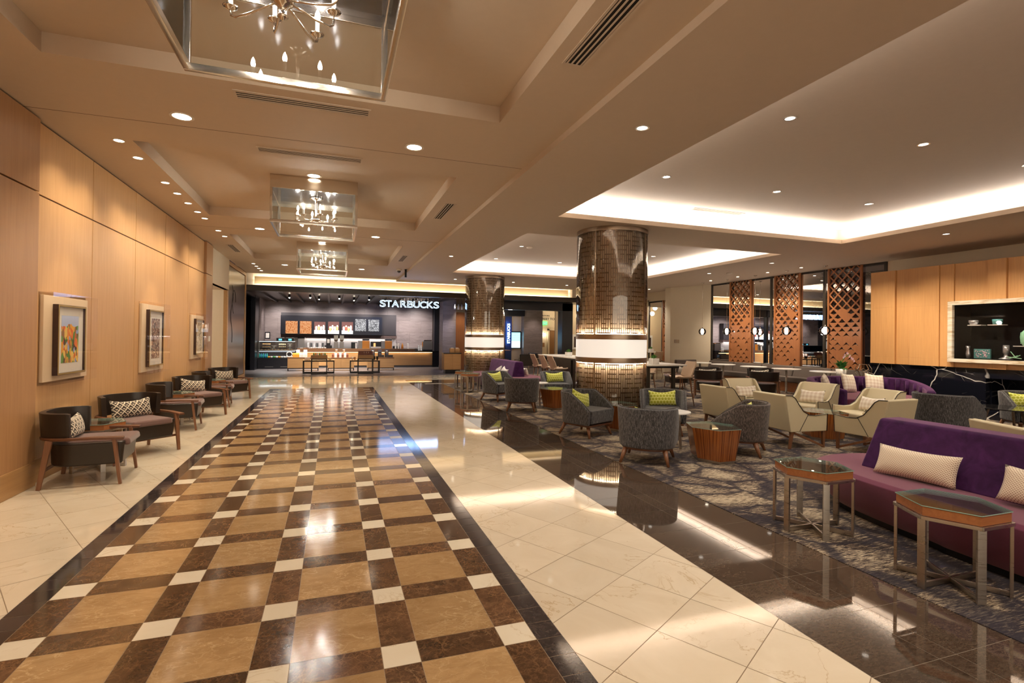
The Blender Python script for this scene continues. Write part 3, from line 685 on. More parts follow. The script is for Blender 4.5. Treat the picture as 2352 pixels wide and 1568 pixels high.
for x, y, l in ((4.80, 5.64, 'nearest faceted wooden drum table with glass top, right of the nearest charcoal armchair'), (7.62, 6.36, 'dark faceted drum table in the middle of the near cream armchairs'),
                (7.62, 7.62, 'faceted drum table glimpsed between the farther cream armchairs'), (4.78, 8.00, 'faceted drum table standing against the foot of the big lattice column'), (4.74, 10.78, 'faceted drum table left of the big lattice column')):
    place(DT, (x, y, .004), 0, l, 'wooden drum tables')
def make_small_round():
    t = thing('round_side_table', 'x', 'table')
    MB().cyl(0, 0, .50, .522, .26, n=36).build('table_top', 'stone_white', t, bevel=.004)
    for k in range(3):
        a = 2*pi*k/3+.4; MB().bar((.18*cos(a), .18*sin(a), .5), (.23*cos(a), .23*sin(a), 0), .03, .02).build('leg', 'brushed_steel', t)
    return t
SR = make_small_round()
for x, y, l in ((4.80, 6.50, 'small white round table peeping out beside the nearest charcoal armchair'), (4.62, 11.45, 'small white round table behind the drum table left of the big column'), (9.62, 6.62, 'small white table behind the left-facing cream armchair')):
    place(SR, (x, y, .004), 0, l, 'small white round tables')
t = thing('black_glass_table', 'round black glass-topped table by the armchair at the right edge', 'table', (10.95, 5.60, .004))
MB().cyl(0, 0, .475, .492, .46, n=48).build('table_top', 'black_stone', t, bevel=.004)
for k in range(3):
    a = 2*pi*k/3+.2; MB().bar((.24*cos(a), .24*sin(a), .475), (.36*cos(a), .36*sin(a), 0), .04, .02).build('leg', 'bronze_satin', t)
# --- purple platform sofas
def platform(name, label, loc, out, back, hb, legs):
    t = thing(name, label, 'sofa', loc)
    n = len(out); cx = sum(p[0] for p in out)/n; cy = sum(p[1] for p in out)/n
    ins = lambda k, d: [(p[0]-d*(1 if p[0] > cx else -1)*min(1, abs(p[0]-cx)*6), p[1]-d*(1 if p[1] > cy else -1)*min(1, abs(p[1]-cy)*6)) for p in out]
    MB().prism(ins(1, .13), .0, .05).build('plinth', 'black_metal', t)
    m = MB(); m.loft([[(x, y, z) for x, y in ins(1, d)] for z, d in ((.05, .12), (.14, .05), (.30, 0), (.385, .0), (.415, .03))]); m.build('seat', 'plum_fabric', t, bevel=.02, seg=3)
    x0, x1, xt0, xt1, y0, y1 = back
    m = MB(); m.loft([[(x0, y0, .40), (x1, y0, .40), (x1, y1, .40), (x0, y1, .40)], [(xt0, y0, hb), (xt1, y0, hb), (xt1, y1-.03, hb), (xt0, y1-.03, hb)]]); m.build('backrest', 'purple_velvet', t, bevel=.03, seg=4)
    return t
def smooth_closed(P, k=4):
    out = []; n = len(P)
    for i in range(n):
        p0, p1, p2, p3 = (Vector(P[(i+j-1) % n]) for j in range(4))
        for s in range(k):
            t = s/k; out.append(tuple(.5*((2*p1)+(-p0+p2)*t+(2*p0-5*p1+4*p2-p3)*t*t+(-p0+3*p1-3*p2+p3)*t**3)))
    return out
O = [(4.22, -.3), (4.22, .8), (4.22, 2.0), (4.30, 2.9), (4.40, 3.5), (4.56, 3.88), (4.82, 4.02), (5.2, 4.02), (5.52, 3.86), (5.72, 3.4), (5.76, 2.6), (5.76, 1.2), (5.76, -.3)]
sm = smooth_closed(O)[:48]
platform('platform_sofa', 'large near sofa with plum seat and tall purple velvet backrest, right foreground', (0, 0, .004), sm, (4.76, 5.24, 4.98, 5.24, -.1, 3.58), .865, 0)
cushion('woven', (4.72, 3.05, .55), radians(97)+pi, 'beige woven cushion at the left end of the near purple sofa', -.42+.0, .0)
cushion('woven', (4.73, 2.14, .56), radians(94)+pi, 'beige woven cushion cut by the right edge of the picture', -.42, .04)
O = [(4.42, 14.2), (4.36, 15.4), (4.42, 16.8), (4.7, 17.15), (5.4, 17.15), (5.85, 16.7), (5.98, 15.4), (5.95, 14.2), (5.5, 13.85), (4.8, 13.85)]
platform('platform_sofa', 'distant sofa with purple velvet backrest and seats on both sides, by the smaller column', (0, 0, .004), smooth_closed(O), (5.02, 5.42, 5.12, 5.36, 14.45, 16.95), .86, 0)
for x, y, rz, ro, l in ((4.92, 15.5, pi/2, .25, 'white cushion farther left against the distant purple backrest'), (4.93, 14.95, pi/2, -.2, 'white cushion nearer the end of the distant purple backrest')):
    cushion('white', (x, y, .54), rz, l, .5, ro)
cushion('plaid', (5.52, 14.75, .56), -pi/2, 'pale cushion on the right side of the distant purple backrest', .3, 0)
# --- curved channel-tufted sofa
P = [(9.88, 7.72), (9.86, 8.2), (10.02, 8.65), (10.45, 8.98), (11.0, 9.08), (11.55, 9.0), (11.98, 8.75), (12.2, 8.35), (12.15, 7.9), (11.85, 7.45), (11.45, 7.1)]
def cat(P, k=5):
    out = []; n = len(P)
    for i in range(n-1):
        p0, p1, p2, p3 = (Vector(P[max(0, min(n-1, i+j-1))]) for j in range(4))
        for s in range(k):
            t = s/k; out.append(tuple(.5*((2*p1)+(-p0+p2)*t+(2*p0-5*p1+4*p2-p3)*t*t+(-p0+3*p1-3*p2+p3)*t**3)))
    return out+[P[-1]]
Q = cat(P, 6); cxs, cys = 11.0, 7.9
t = thing('curved_sofa', 'curved purple velvet sofa with channel tufting in front of the black marble fireplace', 'sofa', (0, 0, .004))
def fn(u, v):
    x, y = along(Q, u); h = .60+.17*min(1, min(u, 1-u)/.25)
    return (x, y, .10+(h-.10)*v)
MB().grid(fn, 66, 5).build('backrest', 'purple_velvet', t, smooth=True, solid=.15, bevel=.04, seg=4)
for k in range(2, 17):
    m = MB()
    x, y = along(Q, k/18); d = Vector((cxs-x, cys-y)).normalized()*.078; h = .60+.17*min(1, min(k/18, 1-k/18)/.25)
    m.tube([(x+d.x, y+d.y, .42), (x+d.x*1.05, y+d.y*1.05, (h+.42)/2), (x+d.x, y+d.y, h-.03)], .045, 8); m.build('tuft', 'purple_velvet', t, smooth=True)
ins = [(x+(cxs-x)*.045, y+(cys-y)*.045) for x, y in Q]
m = MB(); m.prism(ins+[(11.3, 7.05), (10.75, 7.15), (10.25, 7.5)], .10, .42); m.build('seat', 'plum_fabric', t, bevel=.03, seg=3)
m = MB(); m.prism([(x+(cxs-x)*.12, y+(cys-y)*.12) for x, y in Q], 0, .1); m.build('plinth', 'black_metal', t)
for x, y, rz, ro, l in ((10.42, 8.62, 35, .12, 'pale plaid cushion at the left of the curved purple sofa'), (11.25, 8.72, 5, -.1, 'pale plaid cushion in the middle of the curved purple sofa'), (11.80, 8.52, -18, -.12, 'pale plaid cushion right of centre on the curved purple sofa')):
    cushion('plaidsq', (x, y, .64), radians(rz)+pi, l, -.28*-1, ro, 'plaid cushions on the curved purple sofa')

# --- banquette and dining tables at the window
t = thing('banquette', 'long dark banquette bench under the lattice screens at the window', 'bench', (0, 0, .004))
MB().box(13.34, 13.9, 9.9, 16.4, .30, .47).build('seat', 'grey_brown_fabric', t, bevel=.03, seg=3)
m = MB()
for k in range(5): m.loft([[(x, y, z) for x, y in ((a, 9.92+1.3*k), (13.9, 9.92+1.3*k), (13.9, 11.2+1.3*k), (a, 11.2+1.3*k))] for z, a in ((.45, 13.66), (.79, 13.76))])
m.build('backrest', 'grey_brown_fabric', t, bevel=.03, seg=3)
MB().box(13.45, 13.9, 9.95, 16.35, 0, .30).build('base', 'zebra_flat', t)
m = MB(); m.box(12.6, 13.34, 16.42, 16.9, .30, .47); m.box(12.6, 13.55, 16.86, 17.0, .45, .80); m.box(12.65, 13.3, 16.5, 16.9, 0, .3); m.build('return_seat', 'grey_brown_fabric', t, bevel=.03)
def make_dining():
    t = thing('dining_table', 'x', 'table')
    MB().cyl(0, 0, .725, .75, .40, n=40).build('table_top', 'stone_white', t, bevel=.004)
    MB().cyl(0, 0, .02, .725, .032, n=16).build('post', 'brushed_steel', t, smooth=True)
    MB().lathe([(.26, 0), (.26, .012), (.05, .03), (0, .03)], 28).build('foot', 'brushed_steel', t)
    return t
DN = make_dining()
for x, y, l in ((12.80, 15.75, 'farthest white round table along the banquette'), (12.80, 14.55, 'second farthest white round table along the banquette'), (12.82, 13.20, 'middle white round table along the banquette'),
                (12.90, 12.00, 'second nearest white round table along the banquette'), (12.98, 10.75, 'nearest round table along the banquette, behind the orchid')):
    place(DN, (x, y, .004), 0, l, 'round tables along the banquette')
DCH = [((9.78, 11.68), 46, 'leather armchair with its back to the viewer, left of the dining group by the window', None), ((10.62, 12.72), -130, 'leather armchair facing the viewer behind the left dining one', 'patterned cushion top showing over the left dining armchair'),
       ((11.00, 10.98), 55, 'leather armchair with its back to the viewer in the middle, right of the cream chairs', None), ((12.00, 12.05), -120, 'leather armchair facing the viewer behind the middle dining one', 'patterned cushion top showing over the middle dining armchair'),
       ((10.55, 14.05), 160, 'leather armchair side on farthest from the viewer near the beige pier', 'patterned cushion side on in the farthest dining armchair')]
for c, a, l, cl in DCH:
    dup(LC, (c[0], c[1], .004), F2(a), l, 'leather armchairs near the window')
    if cl: cushion('diamond', at_chair(c, F2(a), 0, -.12, .60), F2(a), cl, .2, .05, 'diamond cushions near the window')

# --- communal high table and bar stools
t = thing('high_table', 'long white-topped communal table passing behind the big lattice column', 'table', (7.12, 13.1, .004))
MB().box(-.50, .50, -3.28, 3.3, .985, 1.02).build('table_top', 'stone_white', t, bevel=.004)
MB().box(-.42, .42, -3.1, 3.1, .93, .985).build('apron', 'black_metal', t)
for sx in (-1, 1):
    for y in (-3.0, -1.0, 1.0, 3.0): MB().box(sx*.34-.035, sx*.34+.035, y-.035, y+.035, 0, .93).build('leg', 'bronze_frame', t, bevel=.003, seg=1)
wood('smoked_wood', (.06, .035, .022), (.03, .018, .012), 2, .4)
MB().box(-.2, .2, -2.2, 2.9, 0, .93).build('core', 'smoked_wood', t)
def make_stool():
    t = thing('bar_stool', 'x', 'stool')
    def fn(u, v):     # seat flows up into the back; u across, v front->top
        a = 2*u-1
        if v < .5: y = .22-.40*v/.5; z = .655+.01*(v < .06)
        else: k = (v-.5)/.5; y = -.18-.13*k; z = .655+.40*k
        w = .225*(1-.10*abs(v-.5)-(.28*max(0, v-.85)/.15*.5)); z += .045*a*a*(1 if v < .8 else .2)*(1-.0*v); y += .05*a*a*(v > .5)*(1-(v-.5))
        return (w*a, y, z)
    MB().grid(fn, 14, 22).build('seat_shell', 'taupe_shell', t, smooth=True, solid=.03, bevel=.008)
    MB().box(-.18, .18, -.12, .2, .665, .69).build('seat_pad', 'taupe_seat', t, bevel=.012)
    for sx in (-1, 1):
        for sy in (-1, 1): MB().tube([(sx*.15, sy*.13, .65), (sx*.22, sy*.21, 0)], .014, 8, rr=[.018, .010]).build('leg', 'walnut_leg', t, smooth=True)
    m = MB(); f = .24/.65; q = [(sx*(.22-.07*f), sy*(.21-.08*f), .24) for sx, sy in ((-1, -1), (1, -1), (1, 1), (-1, 1))]
    for i in range(4): m.bar(q[i], q[(i+1) % 4], .014)
    m.build('footrest', 'bronze_satin', t); return t
ST = make_stool()
for x, y, a, l in ((6.32, 15.45, 0, 'farthest of three taupe bar stools left of the communal table'), (6.30, 14.65, 0, 'middle of three taupe bar stools left of the communal table'), (6.28, 13.95, 0, 'nearest of three taupe bar stools left of the communal table'),
                   (7.95, 10.45, 178, 'nearest taupe bar stool right of the big column with splayed legs'), (7.98, 12.0, 180, 'second taupe bar stool right of the communal table'), (6.25, 9.95, 0, 'taupe bar stool half hidden behind the big column')):
    place(ST, (x, y, .004), F2(a), l, 'taupe bar stools at the communal table')
# planters on the high table
def make_succulent():
    t = thing('potted_succulent', 'x', 'plant'); MB().box(-.085, .085, -.085, .085, 0, .13).build('pot', 'stone_white', t, bevel=.004)
    m = MB()
    for i in range(26):
        a = i*2.4; r = .02+.10*(i/26); h = .13+.10*(1-i/40); c = Vector((0, 0, .12)); e = Vector((r*cos(a), r*sin(a), h)); s = Vector((-sin(a), cos(a), 0))*.018
        m.face([c, c*.5+e*.5+s+Vector((0, 0, .02)), e, c*.5+e*.5-s+Vector((0, 0, .02))])
    m.build('leaves', 'leaf_green', t, nofix=True); return t
plain('leaf_green', (.10, .30, .05), .5); plain('leaf_dark', (.04, .17, .03), .45)
SU = make_succulent()
for x, y, z, l in ((6.90, 10.05, 1.024, 'succulent in a white cube pot on the near end of the communal table'), (6.92, 14.6, 1.024, 'left succulent in a white cube pot on the far part of the communal table'), (7.0, 13.9, 1.024, 'right succulent in a white cube pot on the far part of the communal table'), (13.4, 19.75, 1.024, 'succulent in a pale pot on the far alcove table')):
    place(SU, (x, y, z), 0, l, 'succulents on the high tables')
# alcove table and stools
t = thing('high_table', 'high table in the far alcove behind the beige pier', 'table', (13.1, 20.0, 0)); MB().box(-1.2, .75, -.4, .4, .985, 1.02).build('table_top', 'stone_white', t)
for x in (-1.0, .55): MB().box(x-.04, x+.04, -.04, .04, 0, .985).build('leg', 'bronze_frame', t)
for x, y, l in ((12.55, 19.3, 'dark bar stool left in the far alcove'), (13.3, 19.25, 'dark bar stool right in the far alcove')): dup(ST, (x, y, 0), 0, l, 'bar stools in the far alcove')
# --- metal framed lounge chairs in front of the cafe
def make_metal_chair():
    t = thing('lounge_chair', 'x', 'armchair')
    for sx in (-1, 1):
        m = MB(); q = [(sx*.36, -.34, 0), (sx*.36, -.34, .56), (sx*.36, .32, .56), (sx*.36, .32, 0)]
        for i in range(4): m.bar(q[i], q[(i+1) % 4], .022)
        m.build('side_frame', 'nickel_warm', t)
    MB().box(-.34, .34, -.30, .32, .30, .44).build('seat', 'brown_leather', t, bevel=.03)
    MB().box(-.34, .34, -.36, -.26, .30, .82).build('backrest', 'brown_leather', t, bevel=.03)
    return t
MC = make_metal_chair()
for x, y, a, l in ((8.35, 22.35, 90, 'metal-framed leather lounge chair with its back to the viewer at the cafe edge'), (7.55, 23.6, 0, 'metal-framed leather lounge chair facing right at the cafe edge'), (9.15, 23.9, 200, 'metal-framed leather lounge chair farthest right at the cafe edge')):
    place(MC, (x, y, 0), F2(a), l, 'metal-framed lounge chairs by the cafe')
t = thing('wooden_table', 'thin wooden standing table right of the smaller column', 'table', (7.0, 22.9, 0)); MB().box(-.9, .75, -.3, .3, .97, 1.0).build('table_top', 'honey_wall', t); MB().box(-.05, .05, -.05, .05, 0, .97).build('post', 'black_metal', t)
dup(HT, (9.6, 22.6, 0), 0, 'hexagonal metal-legged table beside the lounge chairs at the cafe', 'hexagonal side tables')
cushion('brown', (7.5, 23.5, .64), -pi/2, 'brown leather cushion in the left lounge chair at the cafe', .2)
# console with orchid and openwork sphere behind the curved sofa
t = thing('console_table', 'low black console behind the curved purple sofa', 'table', (12.42, 9.62, .004)); MB().box(-.45, .45, -.16, .16, .64, .675).build('table_top', 'black_stone', t)
for x in (-.4, .4): MB().box(x-.02, x+.02, -.14, .14, 0, .64).build('leg', 'black_metal', t)
t = thing('potted_orchid', 'pink and white orchid in a white pot behind the curved purple sofa', 'plant', (12.17, 9.64, .68))
MB().lathe([(.0, 0), (.10, 0), (.13, .22), (.115, .22), (.10, .17), (0, .17)], 24).build('pot', 'stone_white', t, smooth=True)
m = MB()
for i in range(46):
    a = i*2.4; r = .09+.14*random.random(); h = .24+.22*random.random(); c = Vector((.02*cos(a), .02*sin(a), .2)); e = Vector((r*cos(a), r*sin(a), h-.06*(r > .16))); s = Vector((-sin(a), cos(a), 0))*.03; u = Vector((0, 0, .05))
    m.face([c, c*.45+e*.55+s+u, e, c*.45+e*.55-s+u])
m.build('leaves', 'leaf_dark', t, nofix=True)
m = MB()
for k in range(2): m.tube([(0, 0, .2), (.03, .02, .38), (.07+.04*k, -.02, .52), (.17+.05*k, -.10, .60-.02*k)], .006, 6)
m.build('stem', 'leaf_green', t); plain('petal', (.85, .62, .74), .6); m = MB()
for k in range(13):
    c = Vector((.03+.022*k*.75, .0-.012*k+random.uniform(-.03, .03), .50+.10*sin(k*.35)+random.uniform(-.02, .03)))
    for j in range(5):
        a = 2*pi*j/5; d = Vector((cos(a), -.3, sin(a)))*.034; s = Vector((-sin(a), 0, cos(a)))*.016; m.face([c, c+d*.6+s, c+d, c+d*.6-s])
m.build('flower', 'petal', t, nofix=True)
t = thing('openwork_sphere', 'dark metal openwork ball on the console behind the purple sofa', 'ornament', (12.78, 9.52, .68)); m = MB(); bm2 = bmesh.new(); bmesh.ops.create_icosphere(bm2, subdivisions=1, radius=.19)
dd = {}
for f in bm2.faces: dd[f.index] = f.calc_center_median().normalized()*.19
for e in bm2.edges:
    a, b = [dd[f.index] for f in e.link_faces]; m.bar(a+Vector((0, 0, .185)), b+Vector((0, 0, .185)), .018, .012)
for v in list(bm2.verts):
    pass
bm2.free(); m.build('cage', 'bronze_satin', t)
# ------------------------------------------------------------------ lights
ORD = ['nearest', 'second nearest', 'third nearest', 'fourth nearest', 'fifth nearest', 'sixth nearest', 'seventh nearest', 'eighth nearest', 'ninth nearest', 'tenth nearest', 'eleventh nearest', 'twelfth nearest', 'thirteenth nearest', 'farthest']
emit('lamp_face_warm', (1, .86, .66), 9); emit('lamp_face_dim', (1, .92, .8), 2.2); emit('lamp_face_hot', (1, .85, .62), 24); emit('bulb_glow', (1, .92, .80), 260)
n = NT('reflector'); n.set(base=(.75, .73, .70), metal=.7, rough=.25); MT['reflector'] = n.m
plain('white_trim', (.72, .64, .54), .5)
def make_light(name, r, face, trimmat='white_trim'):
    t = thing(name, 'x', 'ceiling light')
    MB().lathe([(r*.86, -.001), (r*1.12, -.001), (r*1.12, -.007), (r*.86, -.006)], 28, caps=False).build('trim_ring', trimmat, t)
    MB().cyl(0, 0, -.004, -.001, r*.88, n=28).build('lens', face, t); return t
LB = make_light('ceiling_light', .10, 'lamp_face_warm'); LS_ = make_light('ceiling_light', .058, 'lamp_face_warm'); LD = make_light('ceiling_light', .062, 'lamp_face_dim', 'reflector'); LH = make_light('ceiling_light', .045, 'lamp_face_hot')
def dl(proto, x, y, z, label, group, e=0, color=WARM, spot=1.9, size=.06, direction=(0, 0, -1), blend=.8):
    o = place(proto, (x, y, z), 0, label, group)
    if e: lamp('light', 'SPOT', (x, y, z-.02), e, color, size=size, spot=spot, blend=blend, direction=direction)
    return o
ww = [7.14, 7.76, 8.89, 9.51, 10.15, 10.81, 11.37, 12.61, 13.30]
for k, y in enumerate([-3, -1.5, 0, 1.5, 3.0, 4.4]): lamp('light', 'SPOT', (-2.38, y, HC-.02), LK['wash']*.8, WARM, size=.05, spot=1.7, direction=(-.16, 0, -1), blend=1)
for k, y in enumerate(ww): dl(LS_, -2.38, y, HC, ORD[k].capitalize()+' small round downlight of the row along the oak wall', 'downlights along the oak wall', LK['wash'], spot=1.9, direction=(-.18, 0, -1), size=.05, blend=1)
for k, y in enumerate([18.1, 18.75, 19.34, 19.97]): dl(LS_, -2.42, y, HC, ORD[k].capitalize()+' of four small downlights in front of the dark lacquered panel', 'downlights by the lacquered panel', LK['wash']*.6, spot=1.7)
for k, (x, y) in enumerate([(-1.5, 6.11), (.87, 6.12), (-1.5, 12.04), (.87, 12.02), (-1.5, 18.0), (.87, 18.09)]):
    dl(LB, x, y, HC, ['Large downlight left of the nearest chandelier on the flat ceiling', 'Large downlight right of the nearest chandelier on the flat ceiling', 'Large downlight left between the two farther chandeliers', 'Large downlight right between the two farther chandeliers', 'Large downlight left beyond the farthest chandelier', 'Large downlight right beyond the farthest chandelier'][k], 'large hall downlights', LK['hall'], spot=2.2)
for x, y in ((-1.5, .2), (.87, .2), (-1.5, -4), (.87, -4)): lamp('light', 'SPOT', (x, y, HC-.02), LK['hall'], WARM, size=.07, spot=2.2)  # unseen lamps added behind the viewer to give the hall more light
for y, l in ((8.30, 'Round downlight in the coffer just in front of the middle chandelier'), (14.2, 'Round downlight in the coffer just in front of the farthest chandelier')):
    dl(LB, -.31, y, TC, l, 'coffer downlights', LK['hall']*.5, spot=2.2)
kk = 0
for y in (4.5, 6.8):
    for x in (4.86, 7.07, 9.24): dl(LD, x, y, CC, ['Left', 'Middle', 'Right'][int((x-4)/2.2)]+' downlight of the '+('nearer' if y < 5 else 'farther')+' row in the near lit ceiling recess', 'recess downlights', LK['sof'], NEUT, 1.5)
for y in (2.2,):
    for x in (4.86, 7.07, 9.24): lamp('light', 'SPOT', (x, y, CC-.02), LK['sof']*.8, NEUT, size=.06, spot=1.6)
for x, y, l in ((4.92, 15.88, 'Left far'), (7.14, 15.85, 'Right far'), (4.9, 13.45, 'Left near'), (7.1, 13.4, 'Right near'), (4.9, 11.2, 'Left nearest'), (9.2, 13.5, 'Rightmost'), (7.1, 11.2, 'Middle nearest'), (9.2, 11.2, 'Right nearest')): dl(LD, x, y, CC, l+' downlight in the farther lit ceiling recess', 'recess downlights of the farther recess', LK['sof']*1.25, NEUT, 1.6)  # middle nearest one is added to brighten the white tabletops
for x, y, l in ((2.94, 4.53, 'Reflector downlight on the lowered ceiling edge beside the hall'), (2.95, 13.6, 'Small downlight on the lowered ceiling near the smaller column'), (11.42, 6.84, 'Downlight on the lowered ceiling before the honey wood wall'), (11.49, 11.2, 'Downlight right of the farther ceiling recess'), (11.5, 13.75, 'Downlight on the lowered ceiling near the beige pier'),
                (4.3, 19.03, 'Left of three downlights before the lit header'), (6.63, 19.09, 'Middle of three downlights before the lit header'), (9.0, 19.24, 'Right of three downlights before the lit header'), (12.9, 19.2, 'Downlight on the ceiling of the far alcove')):
    dl(LD if y < 12 else LS_, x, y, SC_, l, 'lowered ceiling downlights', LK['sof']*1.1, NEUT, 1.8)
for x, y in ((2.94, .5), (11.5, 2), (11.5, -2), (6, -3), (9, -4)): lamp('light', 'SPOT', (x, y, SC_-.02), LK['sof']*1.3, NEUT, size=.06, spot=1.9)
for k, y in enumerate((11.56, 12.80, 14.08, 15.41)): dl(LH, 12.96, y, SC_, ORD[k].capitalize()+' bright spotlight of the row in front of the lattice screens', 'spotlights before the lattice screens', LK['sof']*1.0, WARM, 1.7, .03, (.30, 0, -1))
for y in (9.1, 7.9, 6.6, 5.3): lamp('light', 'SPOT', (11.2, y, SC_-.02), 170, WARM, size=.05, spot=1.5, direction=(.55, 0, -1))  # added spots without fixtures, brightening the honey wood wall
# soft low fill that the many lamps of the room behind the viewer give
lamp('room_glow', 'AREA', (4.5, -7.2, 2.2), LK['back'], (1, .86, .68), size=14, size_y=3, direction=(0, 1, -.05))

# pendants
glass('globe_glass', (.96, .97, .97), 1.5, 0, .03); emit('frosted_lamp', (1, .93, .82), 14)
t = thing('pendant_lamp', 'x', 'lamp')
MB().lathe([(.055, 0), (.06, -.012), (.02, -.03), (.0, -.03)], 20).build('canopy', 'chrome', t, smooth=True)
MB().cyl(0, 0, -1.72, -.02, .0035, n=6).build('cable', 'chrome', t)
MB().cyl(0, 0, -1.74, -1.69, .022, n=12).build('cap', 'chrome', t)
MB().sphere(0, 0, -1.85, .135, 28).build('globe', 'globe_glass', t, smooth=True)
MB().lathe([(0, -1.94), (.038, -1.93), (.046, -1.88), (.046, -1.78), (.036, -1.75), (0, -1.745)], 18).build('bulb', 'frosted_lamp', t, smooth=True)
PEN = t
for k, y in enumerate((10.96, 12.29, 13.55, 14.84, 16.13)): place(PEN, (13.2, y, SC_), 0, ORD[k].capitalize()+' glass globe pendant hanging over the banquette' if k < 4 else 'Farthest glass globe pendant, in front of the beige pier', 'globe pendants')
for y in (10.96, 12.29, 13.55, 14.84, 16.13): lamp('light', 'POINT', (13.2, y, SC_-1.85), 9, NEUT, size=.05)

# chandeliers: mirrored box lanterns with candle arms
n = NT('mirror'); n.set(base=(.22, .23, .27), metal=1, rough=.16); MT['mirror'] = n.m
plain('candle', (.75, .72, .66), .5)
def make_chandelier():
    t = thing('chandelier', 'x', 'chandelier'); h = TC-3.27; w = .625; b = .035
    # local z = 0 at the coffer ceiling
    m = MB()
    for s in (-1, 1):
        
        m.box(-w, w, s*w-(b if s > 0 else 0), s*w+(0 if s > 0 else b), -h, -h+.045)
        m.box(s*w-(b if s > 0 else 0), s*w+(0 if s > 0 else b), -w+b, w-b, -h, -h+.045)
    m.build('lower_frame', 'nickel_warm', t, bevel=.002, seg=1)
    for sx in (-1, 1):
        for sy in (-1, 1): MB().box(sx*(w-b/2)-b/2, sx*(w-b/2)+b/2, sy*(w-b/2)-b/2, sy*(w-b/2)+b/2, -h+.045, -.20).build('post', 'nickel_warm', t, bevel=.002, seg=1)
    m = MB()
    for s in (-1, 1): m.box(-w, w, s*w-(.02 if s > 0 else 0), s*w+(0 if s > 0 else .02), -.20, 0); m.box(s*w-(.02 if s > 0 else 0), s*w+(0 if s > 0 else .02), -w+.02, w-.02, -.20, 0)
    m.build('top_band', 'nickel_warm', t, bevel=.002, seg=1)
    for s in (-1, 1):
        MB().box(-w+b, w-b, s*(w-.012)-.003, s*(w-.012)+.003, -h+.045, -.20).build('glass_pane', 'clear_glass', t)
        MB().box(s*(w-.012)-.003, s*(w-.012)+.003, -w+b, w-b, -h+.045, -.20).build('glass_pane', 'clear_glass', t)
    MB().box(-w+.021, w-.021, -w+.021, w-.021, -.155, -.14).build('mirror_plate', 'mirror', t)
    MB().lathe([(.10, -.155), (.10, -.175), (.016, -.19), (.013, -.44), (.013, -.50)], 20).build('stem', 'nickel_warm', t, smooth=True)
    MB().lathe([(.0, -.485), (.055, -.49), (.065, -.515), (.04, -.53), (.02, -.56), (.02, -.58), (.03, -.60), (0, -.62)], 20).build('hub', 'nickel_warm', t, smooth=True)
    for k in range(8):
        a = 2*pi*k/8+.25; c, s = cos(a), sin(a); r = .34 if k % 2 else .28; zt = -.50 if k % 2 else -.47
        p = [(c*q, s*q, z) for q, z in ((.04, -.51), (.12, -.53), (r*.62, -.553), (r*.9, -.565), (r*.985, -.55), (r, -.525), (r, zt-.01))]
        ar = MB().tube(p, .0075, 8).build('arm', 'nickel_warm', t, smooth=True)
        MB().lathe([(.008, zt-.02), (.036, zt-.008), (.042, zt), (.036, zt+.002), (.012, zt)], 16, r*c, r*s).build('drip_cup', 'nickel_warm', ar, smooth=True)
        MB().cyl(r*c, r*s, zt, zt+.085, .0125, n=12).build('candle_sleeve', 'candle', ar)
        MB().lathe([(0, zt+.085), (.011, zt+.088), (.0165, zt+.105), (.012, zt+.13), (0, zt+.155)], 12, r*c, r*s).build('bulb', 'bulb_glow', ar, smooth=True)
    return t
CH = make_chandelier()
for y, l in ((3.17, 'nearest chandelier, cut by the top of the picture, a mirrored glass lantern box'), (9.04, 'middle mirrored lantern-box chandelier with candle lamps'), (14.93, 'farthest mirrored lantern-box chandelier with candle lamps')):
    place(CH, (-.295, y, TC), 0, l, 'lantern-box chandeliers')

# ceiling air vents
def make_vent(L, ax):
    t = thing('air_vent', 'x', 'vent'); W = .075
    m = MB(); m.box(-L/2-.02, L/2+.02, -W-.02, -W, -.006, 0); m.box(-L/2-.02, L/2+.02, W, W+.02, -.006, 0); m.box(-L/2-.02, -L/2, -W, W, -.006, 0); m.box(L/2, L/2+.02, -W, W, -.006, 0); m.build('frame', 'paint_soffit', t)
    MB().box(-L/2, L/2, -W, W, -.002, -.0005).build('backing', 'groove_black', t)
    for k in range(4): MB().box(-L/2, L/2, -W+.004+k*.041, -W+.018+k*.041, -.006, -.002).build('slat', 'paint_soffit', t)
    return t
plain('groove_black', (.008, .006, .005), .9)
V1 = make_vent(1.18, 0)
for x, y, rz, l in ((-.29, 5.355, 0, 'nearest slotted air vent across the hall ceiling'), (-.29, 6.85, 0, 'second slotted air vent across the hall ceiling, before the middle chandelier'), (1.83, 9.1, pi/2, 'slotted air vent right of the middle chandelier'),
                    (1.81, 3.2, pi/2, 'large slotted air vent at the top edge of the picture'), (-2.48, 15.1, pi/2, 'slotted air vent at the far left of the ceiling'), (1.86, 15.1, pi/2, 'slotted air vent right of the farthest chandelier')):
    place(V1, (x, y, HC), rz, l, 'ceiling air vents')
dup(V1, (7.1, 8.28, CC), 0, 'pale slotted air vent inside the near lit ceiling recess', 'ceiling air vents')
for x, y, z, l in ((5.16, 13.5, CC, 'round smoke detector in the farther lit ceiling recess'), (12.0, 13.4, SC_, 'round flat speaker on the ceiling near the pendants')):
    t = thing('smoke_detector', l, 'detector', (x, y, z)); MB().lathe([(.09, 0), (.09, -.02), (.06, -.04), (0, -.04)], 24).build('cover', 'white_trim', t, smooth=True)
t = thing('security_camera', 'black dome security camera on the ceiling before the lit header', 'camera', (2.05, 17.6, HC)); MB().cyl(0, 0, -.05, 0, .09, n=20).build('mount', 'white_trim', t); MB().sphere(0, 0, -.06, .06, 20).build('dome', 'black_stone', t, smooth=True)
